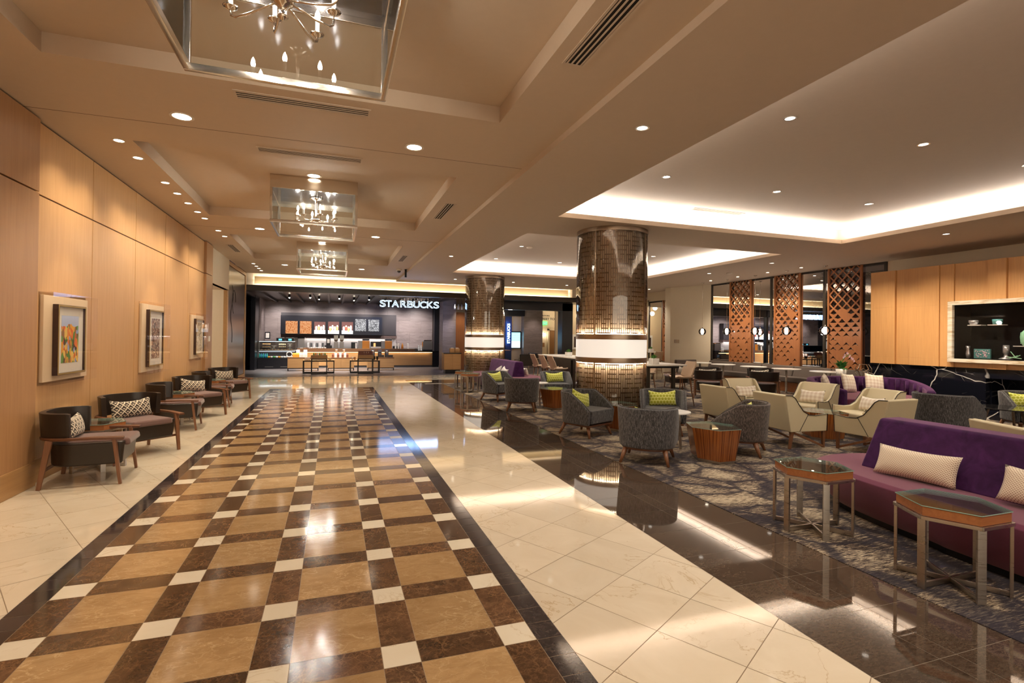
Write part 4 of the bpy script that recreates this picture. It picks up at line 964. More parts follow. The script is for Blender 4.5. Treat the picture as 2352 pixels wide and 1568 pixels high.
t = thing('ceiling_projector', 'small black cylindrical fitting hanging beside the security camera', 'lamp', (2.26, 17.5, HC)); MB().cyl(0, 0, -.27, 0, .035, n=14).build('tube', 'black_metal', t); MB().cyl(0, 0, -.01, 0, .05, n=14).build('mount', 'black_metal', t)

# ------------------------------------------------------------------ lattice columns
n = NT('column_back'); v = n.noise(n.co((14, 14, .7)), 1, 3); n.set(base=n.ramp(v, [(.3, (.62, .51, .38)), (.7, (.80, .68, .52))]), metal=.0, rough=.4); MT['column_back'] = n.m
n = NT('ribbed_glow'); ob = n.xyz(n.co()); an = n.math('ARCTAN2', ob[1], ob[0]); rb = n.math('ADD', n.math('MULTIPLY', n.math('SINE', n.math('MULTIPLY', an, 190)), .08), .92)
n.set(base=(.9, .86, .78), emi=(1, .94, .85), es=n.math('MULTIPLY', rb, .44), rough=.3); MT['ribbed_glow'] = n.m
emit('led_ring', (1, .88, .66), 34)
n = NT('screen_bronze'); v = n.noise(n.co((3, 3, 60)), 1, 2); n.set(base=(.17, .10, .055), metal=.7, rough=n.ramp(v, [(.3, .30), (.7, .42)])); MT['screen_bronze'] = n.m
glass('column_glass', (.93, .90, .86), 1.55, .02, .03)
def screen_mesh(r, z0, z1, seed, N=104):
    rnd = random.Random(seed); m = MB()
    def seg(a0, a1, za, zb, d=.006):
        k = max(1, int((a1-a0)/(2*pi/N*1.5)+.5))
        R_ = [[(q*cos(a), q*sin(a), z) for q, z in ((r-d, za), (r, za), (r, zb), (r-d, zb))] for a in [a0+(a1-a0)*i/k for i in range(k+1)]]
        m.loft(R_, True)
    da = 2*pi/N; w = .0062/r; row = .088; nr = int((z1-z0)/row)
    for i in range(N): seg(i*da-w, i*da+w, z0, z1)
    for k in range(nr+1):
        z = z0+k*row+(z1-z0-nr*row)/2; i = rnd.randint(0, 3)
        while i < N:
            L = rnd.choice((2, 3, 3, 4, 5, 6)); seg(i*da-w, (i+L)*da+w, z-.011, z+.011, .012)
            i += L+rnd.choice((1, 1, 2, 2, 3))
    return m
def column(x, y, label, seed, groupz):
    t = thing('lattice_column', label, 'column', (x, y, .004))
    MB().cyl(0, 0, .0, 3.74, .645, n=64, caps=False).build('core', 'column_back', t, smooth=True)
    screen_mesh(.70, .10, 1.115, seed).build('lower_screen', 'screen_bronze', t)
    screen_mesh(.70, 1.675, 3.655, seed+1).build('upper_screen', 'screen_bronze', t)
    for z0, z1, nm, mt in ((0, .10, 'plinth', 'bronze_satin'), (1.118, 1.222, 'lower_trim_ring', 'bronze_satin'), (1.572, 1.672, 'upper_trim_ring', 'bronze_satin'), (3.655, 3.741, 'capital', 'bronze_satin')):
        MB().lathe([(.66, z0), (.712, z0), (.712, z1), (.66, z1)], 72, caps=False).build(nm, mt, t, bevel=.003, seg=1)
    MB().lathe([(.705, 1.222), (.705, 1.572)], 96, caps=False).build('light_band', 'ribbed_glow', t, smooth=True)
    for z, nm in ((1.108, 'led_strip'), (1.682, 'led_strip')): MB().lathe([(.655, z), (.685, z), (.685, z+.006), (.655, z+.006)], 72, caps=False).build(nm, 'led_ring', t)
    for z0, z1 in ((.10, 1.115), (1.675, 3.655)): MB().lathe([(.709, z0), (.709, z1)], 96, caps=False).build('glass_cover', 'column_glass', t, smooth=True)
    for a in (-.98, .6, 2.17, 3.74):
        MB().box(.695, .716, -.014, .014, .10, 1.118, T=Matrix.Rotation(a, 4, 'Z')).build('joint_strip', 'bronze_satin', t); MB().box(.695, .716, -.014, .014, 1.672, 3.655, T=Matrix.Rotation(a, 4, 'Z')).build('joint_strip', 'bronze_satin', t)
    return t
column(5.325, 9.25, 'large round column wrapped in bronze lattice with a glowing white band', 5, 0)
column(5.16, 17.97, 'farther round lattice column with a glowing band, in front of the cafe', 9, 0)

# ------------------------------------------------------------------ triangular-cut wooden screens at the window
wood('screen_wood', (.40, .155, .052), (.28, .10, .034), 2, .45, .9)
def lattice(y0, y1, z0, z1, seed):
    rnd = random.Random(seed); t = thing('lattice_screen', 'x', 'screen', (13.90, (y0+y1)/2, z0)); W = y1-y0; H = z1-z0
    for s in (-1, 1): MB().box(-.03, .03, s*W/2-(.05 if s > 0 else 0), s*W/2+(0 if s > 0 else .05), 0, H).build('stile', 'screen_wood', t, bevel=.003, seg=1)
    m = MB(); iw = (W-.10); n = 3.5; cw = iw/n; ch = .272; rows = int(H/(ch/2))+1
    for r in range(rows+1):
        zc = r*ch/2
        for k in range(-1, 5):
            yc = -iw/2+(k+(.5 if r % 2 else 0))*cw+.0
            f = zc/H
            T_, R_, B_, L_ = (yc, zc+ch/2), (yc+cw/2, zc), (yc, zc-ch/2), (yc-cw/2, zc)
            e = .085 if f < .6 else .085-.02*(f-.6)/.4
            solid = rnd.random() < (.30 if f < .35 else .14 if f < .62 else 0)
            if f > .62: tb = zc-ch/2*(1-e*2.2)      # full diamond
            else: tb = zc-ch/2*(1-e*2.2)*max(-.75, (f-.30)/.34-.55+.15)
            hole = [(yc, zc+ch/2*(1-e*2.2)), (yc+cw/2*(1-e*2.6), zc+.004), (yc, tb), (yc-cw/2*(1-e*2.6), zc+.004)]
            if f <= .62 and f < .30: tb2 = zc+ch/2*.38; hole[2] = (yc, tb2)
            def add(poly):
                if max(p[0] for p in poly) <= -iw/2+1e-5 or min(p[0] for p in poly) >= iw/2-1e-5: return
                pp = poly
                for ax, v, L in ((0, -iw/2, False), (0, iw/2, True), (1, 0, False), (1, H, True)):
                    if pp: pp = clip(pp, ax, v, L)
                if len(pp) > 2: m.face([(0, p[0], p[1]) for p in pp])
            if solid: add([T_, R_, B_, L_]); continue
            O_ = [T_, R_, B_, L_]
            for i in range(4): add([O_[i], O_[(i+1) % 4], hole[(i+1) % 4], hole[i]])
    bmesh.ops.remove_doubles(m.bm, verts=m.bm.verts, dist=.0005)
    m.build('cut_panel', 'screen_wood', t, solid=.022, nofix=False); return t
for y0, y1, l, s in ((10.40, 11.45, 'nearest triangle-cut wooden lattice screen in the window', 3), (12.42, 13.43, 'middle triangle-cut wooden lattice screen in the window', 4), (14.44, 15.48, 'farthest of the three wooden lattice screens over the banquette', 5)):
    tag(lattice(y0, y1, .78, 3.735, s), l, 'screen', 'wooden lattice screens')
tag(lattice(18.7, 19.6, .62, 3.32, 8), 'wooden lattice screen in the far alcove window', 'screen', 'wooden lattice screens')

# ------------------------------------------------------------------ honey wood feature wall, niche and fireplace
n = NT('black_marble'); c = n.co(); c2 = n.node('ShaderNodeVectorMath', {0: n.noise(c, 1.1, 3, out=1), 1: (.45, .45, .45), 2: n.co((1, .8, 1.25), rot=(.45, 0, 0))}, operation='MULTIPLY_ADD'); v = n.vor(c2, 1.05); q2 = n.vor(c2, 2.9)
k = n.math('MAXIMUM', n.ramp(v, [(0, 1), (.005, .8), (.010, 0)]), n.math('MULTIPLY', n.ramp(q2, [(0, .5), (.008, 0)]), n.ramp(n.noise(c, 2.1, 2), [(.5, 0), (.6, 1)])))
k = n.math('MULTIPLY', k, n.ramp(n.noise(c, .9, 2), [(.42, .0), (.52, 1)]))
n.set(base=n.mix(k, (.006, .007, .012), (.72, .70, .68)), rough=.09); MT['black_marble'] = n.m
n = NT('wood_marble'); c = n.co((1, 1, 1), rot=(.75, 0, 0)); v = n.noise(n.co((1, 2.2, 14), rot=(.7, 0, 0)), 1.5, 4, .55, .5); n.set(base=n.ramp(v, [(.34, (.50, .38, .24)), (.48, (.72, .63, .50)), (.7, (.80, .75, .66))]), rough=.2); MT['wood_marble'] = n.m
XW = 12.90; fw = MB(); ZB, ZT = 1.06, 3.34
ed = [9.43, 8.83, 8.50, 7.86, 7.58, 6.95, 6.63, 5.95, 5.62, 4.9, 4.5, 3.2, 2.2, 1.0, -1.0, -3]
dep = [0, .05, .0, .025, .055, .0, .05, .0, .04, .02, .05, 0, .03, 0, .03]
NY0, NY1, NZ0, NZ1 = 2.2, 7.56, 1.25, 2.42
for (a, b), d in zip(zip(ed, ed[1:]), dep):
    for p in rects(b+.002, a-.002, ZB, ZT, [(NY0-.02, NY1+.02, NZ0-.02, NZ1+.02)]): fw.box(XW+d, XW+.14, p[0], p[1], p[2], p[3])
fw.box(XW+.05, 13.9, 9.37, 9.43, ZB, ZT); fw.box(XW+.1, 13.95, -3, 9.42, ZT-.05, ZT-.01); fw.box(XW+.1, 13.95, NY1+.1, 9.40, ZB, ZB+.04)
struct(fw.build('wall_feature', 'honey_wall', bevel=.002, seg=1))
m = MB(); hx = 13.0
for p in rects(-3, 9.50, 0, ZB, [(3.0, 7.0, .18, .86)]): m.box(XW+.06, XW+.22, p[0], p[1], p[2], p[3])
m.box(XW+.22, 13.9, 9.44, 9.50, 0, ZB); m.box(XW+.22, 13.6, 3.0, 7.0, .12, .18); m.box(13.6, 13.66, 2.9, 7.1, .1, .95); m.box(XW+.22, 13.6, 6.98, 7.04, .18, .95); m.box(XW+.22, 13.6, 3, 7.0, .86, .95)
t = thing('fireplace', 'black white-veined marble fireplace under the honey wood wall', 'fireplace', (0, 0, 0)); m.build('surround', 'black_marble', t, bevel=.002, seg=1)
m = MB()
for k in range(16):
    y = 3.2+.23*k; m.tube([(13.15+random.random()*.1, y, .22), (13.40, y+random.uniform(-.3, .3), .26+random.random()*.06)], .03, 7)
plain('burnt_log', (.10, .055, .03), .9); m.build('logs', 'burnt_log', t, smooth=True)
nb = plain('niche_black', (.003, .004, .005), .6); nb.put(nb.b.inputs['Specular IOR Level'], .1)
t = thing('display_niche', 'glass display niche framed in striped cream marble in the honey wood wall', 'display case', (XW, 0, 0))
m = MB(); o, i_ = .09, 0.0
for s in ((NY0-.1, NY1+.09, NZ1, NZ1+.085), (NY0-.1, NY1+.09, NZ0-.075, NZ0), (NY1, NY1+.09, NZ0, NZ1), (NY0-.1, NY0, NZ0, NZ1)): m.box(-.07, .02, *s)
m.build('marble_frame', 'wood_marble', t, bevel=.003, seg=1)
m = MB(); m.box(.55, .57, NY0, NY1, NZ0, NZ1); m.box(.02, .57, NY0, NY1, NZ0-.02, NZ0); m.box(.02, .57, NY0, NY1, NZ1, NZ1+.02); m.box(.02, .57, NY1, NY1+.02, NZ0, NZ1); m.box(.02, .57, NY0-.02, NY0, NZ0, NZ1); m.build('black_lining', 'niche_black', t)
for y in (6.15, 4.6): MB().box(-.01, -.004, y-.006, y+.006, NZ0, NZ1).build('glass_joint', 'brushed_steel', t)
MB().box(-.01, -.004, NY0, NY1, NZ0, NZ1).build('front_glass', 'acrylic', t)
emit('jade_glow', (.35, .85, .55), .0); plain('jade', (.35, .72, .48), .25); plain('teal_glaze', (.10, .30, .30), .2); plain('silver_glaze', (.6, .6, .62), .2, .7)
gs = 0
def shelf(y, z, w): m = thing('glass_shelf', 'small bright-edged shelf in the niche '+('upper left' if y > 7 else 'upper middle' if y > 6.4 else 'under the green bottle'), 'shelf', (13.2, y, z), 0, 'niche shelves'); MB().box(-.09, .09, -w/2, w/2, -.016, 0).build('plate', 'white_cloth', m)
shelf(7.30, 1.99, .25); shelf(6.93, 1.99, .26); shelf(6.45, 1.55, .34)
def piece(name, label, cat, loc, prof, mat, n=20):
    t = thing(name, label, cat, loc); MB().lathe(prof, n).build('body', mat, t, smooth=True); return t
piece('bowl', 'teal glazed bowl on the upper middle niche shelf', 'bowl', (13.2, 6.93, 1.992), [(0, 0), (.075, 0), (.085, .06), (.088, .11), (.08, .11), (.07, .02), (0, .02)], 'teal_glaze')
piece('bowl', 'dark glass bowl on the upper left niche shelf', 'bowl', (13.2, 7.36, 1.992), [(0, 0), (.06, 0), (.09, .05), (.09, .10), (.08, .10), (.05, .02), (0, .02)], 'silver_glaze')
t = thing('studded_bottle', 'pale green studded bottle on the right of the niche', 'bottle', (13.2, 6.45, 1.552)); m = MB(); m.lathe([(0, 0), (.05, 0), (.085, .08), (.095, .18), (.085, .26), (.04, .31), (.028, .33), (.03, .375), (0, .375)], 24); m.build('body', 'jade', t, smooth=True)
m = MB()
for r in range(8):
    for k in range(14): a = 2*pi*k/14; m.sphere(.09*cos(a)*(1-.1*abs(r-4)/4), .09*sin(a)*(1-.1*abs(r-4)/4), .05+.03*r, .008, 6)
m.build('studs', 'jade', t)
t = thing('ornament_plaque', 'framed glass plaque with tiny painted flowers standing low in the niche', 'ornament', (13.2, 7.19, NZ0+.01), 0); MB().box(-.03, .02, -.15, .15, 0, .21).build('slab', 'teal_glaze', t, bevel=.01)
m = MB()
for k in range(40): m.sphere(-.035, random.uniform(-.13, .13), random.uniform(.03, .18), .008+.006*random.random(), 6)
m.build('flowers', 'petal', t)
piece('vase', 'silvery cylindrical vase low in the middle of the niche', 'vase', (13.2, 6.78, NZ0+.01), [(0, 0), (.12, 0), (.12, .02), (.035, .06), (.035, .12), (.055, .13), (.055, .30), (.048, .30), (.045, .14), (0, .14)], 'silver_glaze')
piece('vase', 'black speckled small vase at the lower left of the niche', 'vase', (13.2, 7.46, NZ0+.01), [(0, 0), (.04, 0), (.045, .1), (.03, .2), (.045, .27), (0, .27)], 'silver_glaze')
t = thing('glass_dragonfly', 'green and white twig-like glass ornament low in the niche', 'ornament', (13.15, 6.62, NZ0+.01)); m = MB()
for a, b in (((0, -.12, .03), (0, .12, .06)), ((0, -.03, .04), (0, .06, .17)), ((0, .0, .04), (0, -.1, .10)), ((0, .10, .02), (0, -.06, .09))): m.tube([a, b], .008, 6)
m.build('twigs', 'jade', t)
for y in (7.2, 6.9, 6.45): lamp('niche_spot', 'SPOT', (13.1, y, NZ1-.03), 3.2, (.95, 1, .95), size=.01, spot=.75)

# ------------------------------------------------------------------ framed pictures on the oak wall
def patch(name, cols, sc_, sky=None):
    n = NT(name); c = n.co((1, 1, .55)); q = n.vor(n.node('ShaderNodeVectorMath', {0: n.noise(c, 9, 2, out=1), 1: (.10, .10, .10), 2: c}, operation='MULTIPLY_ADD'), sc_, 'F1', 1)
    b = n.ramp(n.xyz(q)[0], [(i/len(cols), x) for i, x in enumerate(cols)], 'CONSTANT')
    if sky:
        z = n.xyz(n.co())[2]; b = n.mix(n.ramp(n.math('ADD', z, n.math('MULTIPLY', n.noise(c, 12, 2), .12)), [(.70, 0), (.701, 1)], 'CONSTANT'), b, (.50, .60, .85)); 
        b = n.mix(n.ramp(n.math('ADD', z, n.math('MULTIPLY', n.noise(n.co(loc=(2, 2, 2)), 14, 2), .30)), [(.20, .9), (.24, 0)], 'LINEAR'), b, (.10, .28, .06))
    n.set(base=b, rough=.5); MT[name] = n.m
patch('print_abstract', [(.80, .16, .03), (.12, .30, .07), (.85, .42, .06), (.35, .45, .75), (.10, .05, .03), (.80, .20, .05), (.16, .38, .10), (.85, .6, .15), (.35, .18, .08)], 24, True)
patch('print_mosaic', [(.05, .03, .03), (.30, .13, .07), (.60, .48, .38), (.12, .06, .05), (.40, .25, .2), (.72, .62, .5), (.08, .05, .05)], 70)
patch('print_sketch', [(.80, .72, .52), (.74, .66, .48), (.10, .07, .04), (.78, .70, .5), (.45, .3, .18), (.82, .74, .55), (.76, .68, .5)], 42)
plain('mount_board', (.78, .62, .42), .6); plain('paper_white', (.84, .82, .76), .7); plain('gilt', (.55, .40, .14), .35, .6); plain('frame_dark', (.05, .02, .014), .3)
def picture(label, y0, y1, z0, z1, fy0, fy1, fz0, fz1, py0, py1, pz0, pz1, pm):
    t = thing('framed_picture', label, 'picture', (-2.955, (y0+y1)/2, z0), 0, 'framed pictures on the oak wall'); Y = lambda v: v-(y0+y1)/2; Zf = lambda v: v-z0
    MB().box(0, .035, Y(y0+.03), Y(y1-.03), .03, Zf(z1-.03)).build('backing_board', 'mount_board', t, bevel=.003, seg=1)
    m = MB()
    for p in rects(Y(fy0), Y(fy1), Zf(fz0), Zf(fz1), [(Y(fy0+.022), Y(fy1-.022), Zf(fz0+.022), Zf(fz1-.022))]): m.box(.035, .085, *p)
    m.build('frame', 'frame_dark', t)
    m = MB()
    for p in rects(Y(fy0+.004), Y(fy1-.004), Zf(fz0+.004), Zf(fz1-.004), [(Y(fy0+.022), Y(fy1-.022), Zf(fz0+.022), Zf(fz1-.022))]): m.box(.0852, .089, *p)
    m.build('gilt_lip', 'gilt', t)
    MB().box(.035, .062, Y(fy0+.02), Y(fy1-.02), Zf(fz0+.02), Zf(fz1-.02)).build('mat_board', 'paper_white', t)
    MB().box(.0622, .064, Y(py0), Y(py1), Zf(pz0), Zf(pz1)).build('print', pm, t)
    MB().box(.0, .13, Y(y0), Y(y1), 0, Zf(z1)).build('acrylic_box', 'acrylic', t); return t
picture('nearest framed picture with a bright red, green and orange abstract print', 6.80, 7.90, 1.02, 2.02, 7.02, 7.70, 1.11, 1.90, 7.15, 7.56, 1.24, 1.78, 'print_abstract')
picture('middle framed picture with a tall brown mosaic-like print', 9.78, 10.98, .92, 2.10, 10.02, 10.78, 1.03, 1.98, 10.20, 10.62, 1.16, 1.84, 'print_mosaic')
picture('farthest framed picture with a pale sketchy print', 12.85, 14.02, 1.0, 2.03, 13.10, 13.85, 1.12, 1.92, 13.2, 13.75, 1.2, 1.84, 'print_sketch')
for y, z in ((7.35, 1.5), (10.4, 1.5), (13.45, 1.5)): lamp('light', 'SPOT', (-1.9, y, HC-.03), 60, WARM, size=.04, spot=.62, blend=.6, direction=(-1.0, 0, z-HC))  # extra spots put in to lift the pictures, no fixtures
t = thing('light_switch', 'small white switch plate on the end of the oak wall', 'switch', (-2.90, 14.47, 1.40)); MB().box(0, .02, -.06, .06, 0, .13).build('plate', 'paper_white', t, bevel=.004)
t = thing('bronze_plaque', 'small bronze plaque on the beige pier', 'sign', (13.355, 17.88, 1.45), radians(25)); MB().box(-.012, 0, -.11, .11, 0, .13).build('plate', 'bronze_satin', t)
# ------------------------------------------------------------------ cafe
wood('ash_wood', (.56, .32, .13), (.40, .21, .08), 0, .5, .6); wood('ledge_wood', (.26, .12, .05), (.17, .075, .03), 0, .5, .6)
plain('orange_panel', (.62, .24, .03), .4); plain('steel_grey', (.28, .27, .26), .35, .7); plain('backsplash', (.62, .58, .56), .3); plain('kraft', (.42, .24, .13), .7)
plain('bag_brown', (.22, .07, .035), .45); plain('bag_white', (.75, .72, .68), .5); plain('bag_orange', (.85, .36, .04), .5); plain('bag_dark', (.03, .022, .02), .4); plain('cup_white', (.80, .78, .75), .4)
plain('bottle_green', (.10, .40, .10), .3); plain('bottle_orange', (.75, .30, .05), .3); plain('bottle_blue', (.06, .30, .55), .2); plain('bottle_teal', (.05, .45, .40), .2); plain('pastry', (.60, .32, .10), .7); plain('pastry_pale', (.78, .62, .36), .7); plain('cup_black', (.015, .02, .018), .35)
plain('brown_wall', (.085, .055, .048), .7)
emit('strip_warm', (1, .78, .45), 2.5); emit('case_led', (.85, .95, 1), 2)
# counter
t = thing('service_counter', 'long wooden cafe counter lit from under its brown ledge', 'counter', (0, 26.6, 0))
MB().box(-1.62, 4.86, .04, .6, .10, .74).build('wooden_front', 'ash_wood', t)
MB().box(-1.6, 4.9, .10, .6, 0, .10).build('toe_kick', 'grey_base', t) if plain('grey_base', (.10, .095, .10), .5) else 0
MB().box(-1.62, 3.95, -.05, .25, .755, .93).build('ledge', 'ledge_wood', t, bevel=.004, seg=1)
MB().box(3.95, 5.18, -.05, .7, .79, .83).build('worktop', 'black_stone', t, bevel=.004, seg=1); MB().box(-1.62, 3.95, .25, .9, .80, .86).build('worktop', 'black_stone', t)
MB().box(4.87, 5.18, -.02, .6, 0, .79).build('end_panel', 'black_frame', t)
MB().box(-1.6, 4.85, .0, .03, .742, .752).build('light_strip', 'strip_warm', t)
# back counter, splash, menu wall
t = thing('back_counter', 'back counter under the white splashback of the cafe', 'counter', (0, 28.0, 0)); MB().box(-3.2, 3.2, 0, .5, 0, .90).build('cabinet', 'black_metal', t); MB().box(-3.2, 5.0, -.03, .5, .90, .94).build('worktop', 'steel_grey', t)
MB().box(-2.0, 3.2, .47, .49, .94, 1.44).build('splashback', 'backsplash', t)
m = MB(); m.box(-2.48, 3.20, 28.10, 28.49, 1.44, 1.60); struct(m.build('trim_9', 'brown_wall'))
t = thing('menu_wall', 'long black menu panel with seven lit boards above the cafe counter', 'sign', (0, 27.95, 0)); MB().box(-2.48, 2.42, 0, .15, 1.60, 2.55).build('panel', 'black_frame', t); MB().box(-2.48, 3.16, .15, .53, 1.58, 2.69).build('surround', 'header_blackish', t) if plain('header_blackish', (.026, .023, .027), .6) else 0
def menu_mat(name, kind, seed):
    n = NT(name); o = n.xyz(n.co()); x, z = o[0], o[2]
    if kind == 'text':
        ln = n.math('FRACT', n.math('MULTIPLY', z, 17)); wd = n.noise(n.co((15, 1, 17), loc=(seed, 0, 0)), 1, 1)
        k = n.math('MULTIPLY', n.math('LESS_THAN', ln, .38), n.math('GREATER_THAN', wd, .47)); base = n.mix(k, (.42, .13, .03), (.85, .45, .22)); es = 1.0
    elif kind == 'chalk':
        v = n.noise(n.co(loc=(seed, 0, 0)), 15, 2, .5, 1.5); v2 = n.math('ABSOLUTE', n.math('SUBTRACT', v, .5)); base = n.mix(n.ramp(v2, [(.03, 1), (.045, 0)]), (.05, .05, .055), (.85, .85, .86)); es = .9
    else:
        tb = n.math('LESS_THAN', z, 1.83); base = n.mix(tb, (.16, .06, .05), (.92, .90, .90)); es = 1.3
    n.set(base=(0, 0, 0), emi=base, es=es, rough=.4); MT[name] = n.m
MX = [(-2.25, -1.70, 1.64, 2.26), (-1.59, -1.05, 1.64, 2.27), (-.92, -.39, 1.64, 2.25), (-.26, .27, 1.65, 2.27), (.40, .95, 1.65, 2.27), (1.06, 1.60, 1.81, 2.43), (1.72, 2.26, 1.81, 2.42)]
for i, (a, b, c, d) in enumerate(MX):
    kd = 'text' if i < 2 else 'photo' if i < 5 else 'chalk'; menu_mat('menu_%s_%d' % (kd, i), kd, i*3.7)
    q = MB().box(a, b, -.025, -.001, c, d).build('menu_board', 'menu_%s_%d' % (kd, i), t); q['label'] = ['orange text menu board, leftmost', 'orange text menu board', 'lit drinks photo board with coffee glasses', 'lit drinks photo board with creamy cups', 'lit photo board with red and pale drinks', 'black chalk-style board', 'black chalk-style board, rightmost'][i]
    if kd == 'photo':
        emit('cup_em_a', (.75, .34, .12), 1.1); emit('cup_em_b', (.92, .80, .62), 1.2); emit('cup_em_c', (.55, .08, .05), 1.0)
        for j in range(4):
            x = a+.10+.115*j; z = 1.76+.06*(j % 2); w_ = .05
            MB().prism([(x-w_*.7, z), (x+w_*.7, z), (x+w_, z+.20), (x-w_, z+.20)], -.032, -.027, ax=1).build('printed_cup', ['cup_em_a', 'cup_em_b', 'cup_em_c' if i == 4 else 'cup_em_b'][(i+j) % 3], q)
            MB().prism([(x-w_, z+.2), (x+w_, z+.2), (x+w_*.4, z+.27), (x-w_*.4, z+.27)], -.032, -.027, ax=1).build('printed_lid', 'cup_em_b', q)
# lettering
def text_mesh(txt, size, ext=.004, outline=0, spacing=1.0):
    cu = bpy.data.curves.new('txt', 'FONT'); cu.body = txt; cu.size = size; cu.extrude = ext; cu.space_character = spacing; cu.align_x = 'LEFT'
    if outline: cu.fill_mode = 'NONE'; cu.extrude = 0; cu.bevel_depth = outline; cu.bevel_resolution = 1
    else: cu.offset = size*.022
    o = bpy.data.objects.new('tmp', cu); C.objects.link(o); bpy.context.view_layer.update()
    me = bpy.data.meshes.new_from_object(o.evaluated_get(bpy.context.evaluated_depsgraph_get())); C.objects.unlink(o); bpy.data.objects.remove(o)
    return me
def letter(name, txt, size, mat, parent, loc, rot, ext=.004, outline=0, width=None, spacing=1.0):
    me = text_mesh(txt, size, ext, outline, spacing); me.materials.clear(); me.materials.append(MT[mat])
    for p in me.polygons: p.material_index = 0
    o = bpy.data.objects.new(name, me); C.objects.link(o); o.parent = parent; o.location = loc; o.rotation_euler = rot
    xs = [v.co.x for v in me.vertices]
    if width: k = width/(max(xs)-min(xs)); o.scale = (k, 1, 1)
    return o
emit('neon_white', (.55, .78, 1), 2.8); emit('neon_blue', (.10, .30, 1), 3.2)
lamp('splash_fill', 'SPOT', (-1.2, 23.4, 3.2), 60, NEUT, size=.06, spot=1.6, direction=(0, .2, -1)); t = thing('cafe_sign', 'hanging white-blue glowing letter sign reading STARBUCKS at the cafe front', 'sign', (0, 21.62, 0))
x = 1.76
WD = dict(S=.235, T=.235, A=.30, R=.265, B=.255, U=.265, C=.265, K=.28)
for i, ch in enumerate('STARBUCKS'):
    w_ = WD[ch]; q = letter('letter', ch, .38, 'black_frame', t, (x, .02, 2.775), (pi/2, 0, 0), .012, width=w_)
    r = letter('glowing_outline', ch, .38, 'neon_white', None, (0, 0, 0), (0, 0, 0), outline=.0065); r.parent = q; r.location = (0, 0, .016)
    for hx in (.25, .75):
        MB().cyl(x+w_*hx, .02, 3.04, 3.17, .006, n=6).build('hanger', 'chrome', t)
    x += w_+.012
MB().box(1.70, 4.28, .0, .04, 3.165, 3.19).build('rail', 'chrome', t)
lamp('sign_glow', 'AREA', (3.0, 21.8, 2.9), 16, (.18, .38, 1), size=2.4, size_y=.25, direction=(0, 1, -.2)); lamp('sign_glow', 'AREA', (3.0, 21.50, 2.9), 9, (.30, .5, 1), size=2.4, size_y=.25, direction=(0, -1, -.1))
plain('navy', (.012, .03, .10), .4)
t = thing('vertical_sign', 'navy upright panel with a glowing vertical STARBUCKS sign by the corridor', 'sign', (8.36, 25.22, 0)); MB().box(0, .34, 0, .05, .05, 2.66).build('panel', 'navy', t)
letter('lettering', 'STARBUCKS', .20, 'neon_white', t, (.24, -.012, 1.27), (pi/2, -pi/2, 0), .008, width=1.02)
lamp('sign_glow', 'AREA', (8.5, 25.0, 1.8), 3, (.10, .3, 1), size=.15, size_y=1.2, direction=(0, 1, 0))
# screen
n = NT('screen_em'); o = n.xyz(n.co()); ln = n.math('FRACT', n.math('MULTIPLY', o[2], 9)); nz = n.noise(n.co((14, 1, 4)), 1, 2)
b = n.mix(n.math('GREATER_THAN', o[2], 1.38), (.75, .90, 1), (.30, .75, .95)); b = n.mix(n.math('MULTIPLY', n.math('LESS_THAN', ln, .14), n.math('GREATER_THAN', nz, .45)), b, (.2, .45, .6)); n.set(base=(0, 0, 0), emi=b, es=1.7); MT['screen_em'] = n.m
t = thing('wall_screen', 'upright lit information screen on the corridor wall', 'screen', (8.72, 25.38, 0)); MB().box(-.02, .54, -.06, 0, 1.0, 1.90).build('bezel', 'black_frame', t); MB().box(.01, .49, -.065, -.06, 1.05, 1.84).build('display', 'screen_em', t)
# corridor wall: lettering, exit sign, door, sconce
plain('sign_letter', (.05, .035, .03), .5); emit('exit_green', (.05, .85, .20), 1.6)
t = thing('wall_lettering', 'dark wall lettering ending in REET TOWE beyond the grey pier', 'sign', (0, 27.98, 0))
letter('lettering', 'STREET TOWER', .17, 'sign_letter', t, (11.32, 0, 2.63), (pi/2, 0, 0), .004, width=1.44); letter('lettering', 'ELEVATORS', .105, 'sign_letter', t, (11.22, 0, 2.84), (pi/2, 0, 0), .004, width=.78)
letter('lettering', 'EAST', .09, 'sign_letter', t, (11.62, 0, 2.99), (pi/2, 0, 0), .004, width=.28) if False else None
t = thing('exit_sign', 'small green EXIT sign under the corridor lettering', 'sign', (11.52, 27.9, 2.34)); MB().box(0, .30, 0, .05, 0, .19).build('box', 'exit_green', t); letter('lettering', 'EXIT', .15, 'cup_white', t, (.03, -.006, .04), (pi/2, 0, 0), .003, width=.24)
wood('door_wood', (.34, .17, .06), (.24, .11, .035), 2, .45, .8)
m = MB(); m.box(11.98, 12.50, 27.93, 27.99, 0, 2.02); struct(m.build('door_1', 'door_wood')); m = MB(); m.box(11.88, 11.98, 27.9, 28.0, 0, 2.12); m.box(12.50, 12.60, 27.9, 28.0, 0, 2.12); m.box(11.88, 12.6, 27.9, 28, 2.02, 2.12); m.box(11.3, 14, 27.94, 28, 2.18, 2.24); struct(m.build('trim_10', 'paint_far'))
t = thing('wall_sconce', 'glowing round wall sconce beside the corridor door', 'lamp', (11.64, 27.86, 1.76)); MB().sphere(0, 0, 0, .085, 16).build('shade', 'frosted_lamp', t, smooth=True); MB().cyl(0, .02, -.16, .16, .015, n=8).build('stem', 'bronze_satin', t)
t = thing('call_panel', 'small brown plate under the corridor sconce', 'sign', (11.58, 27.97, 1.05)); MB().box(0, .12, 0, .02, 0, .24).build('plate', 'door_wood', t)
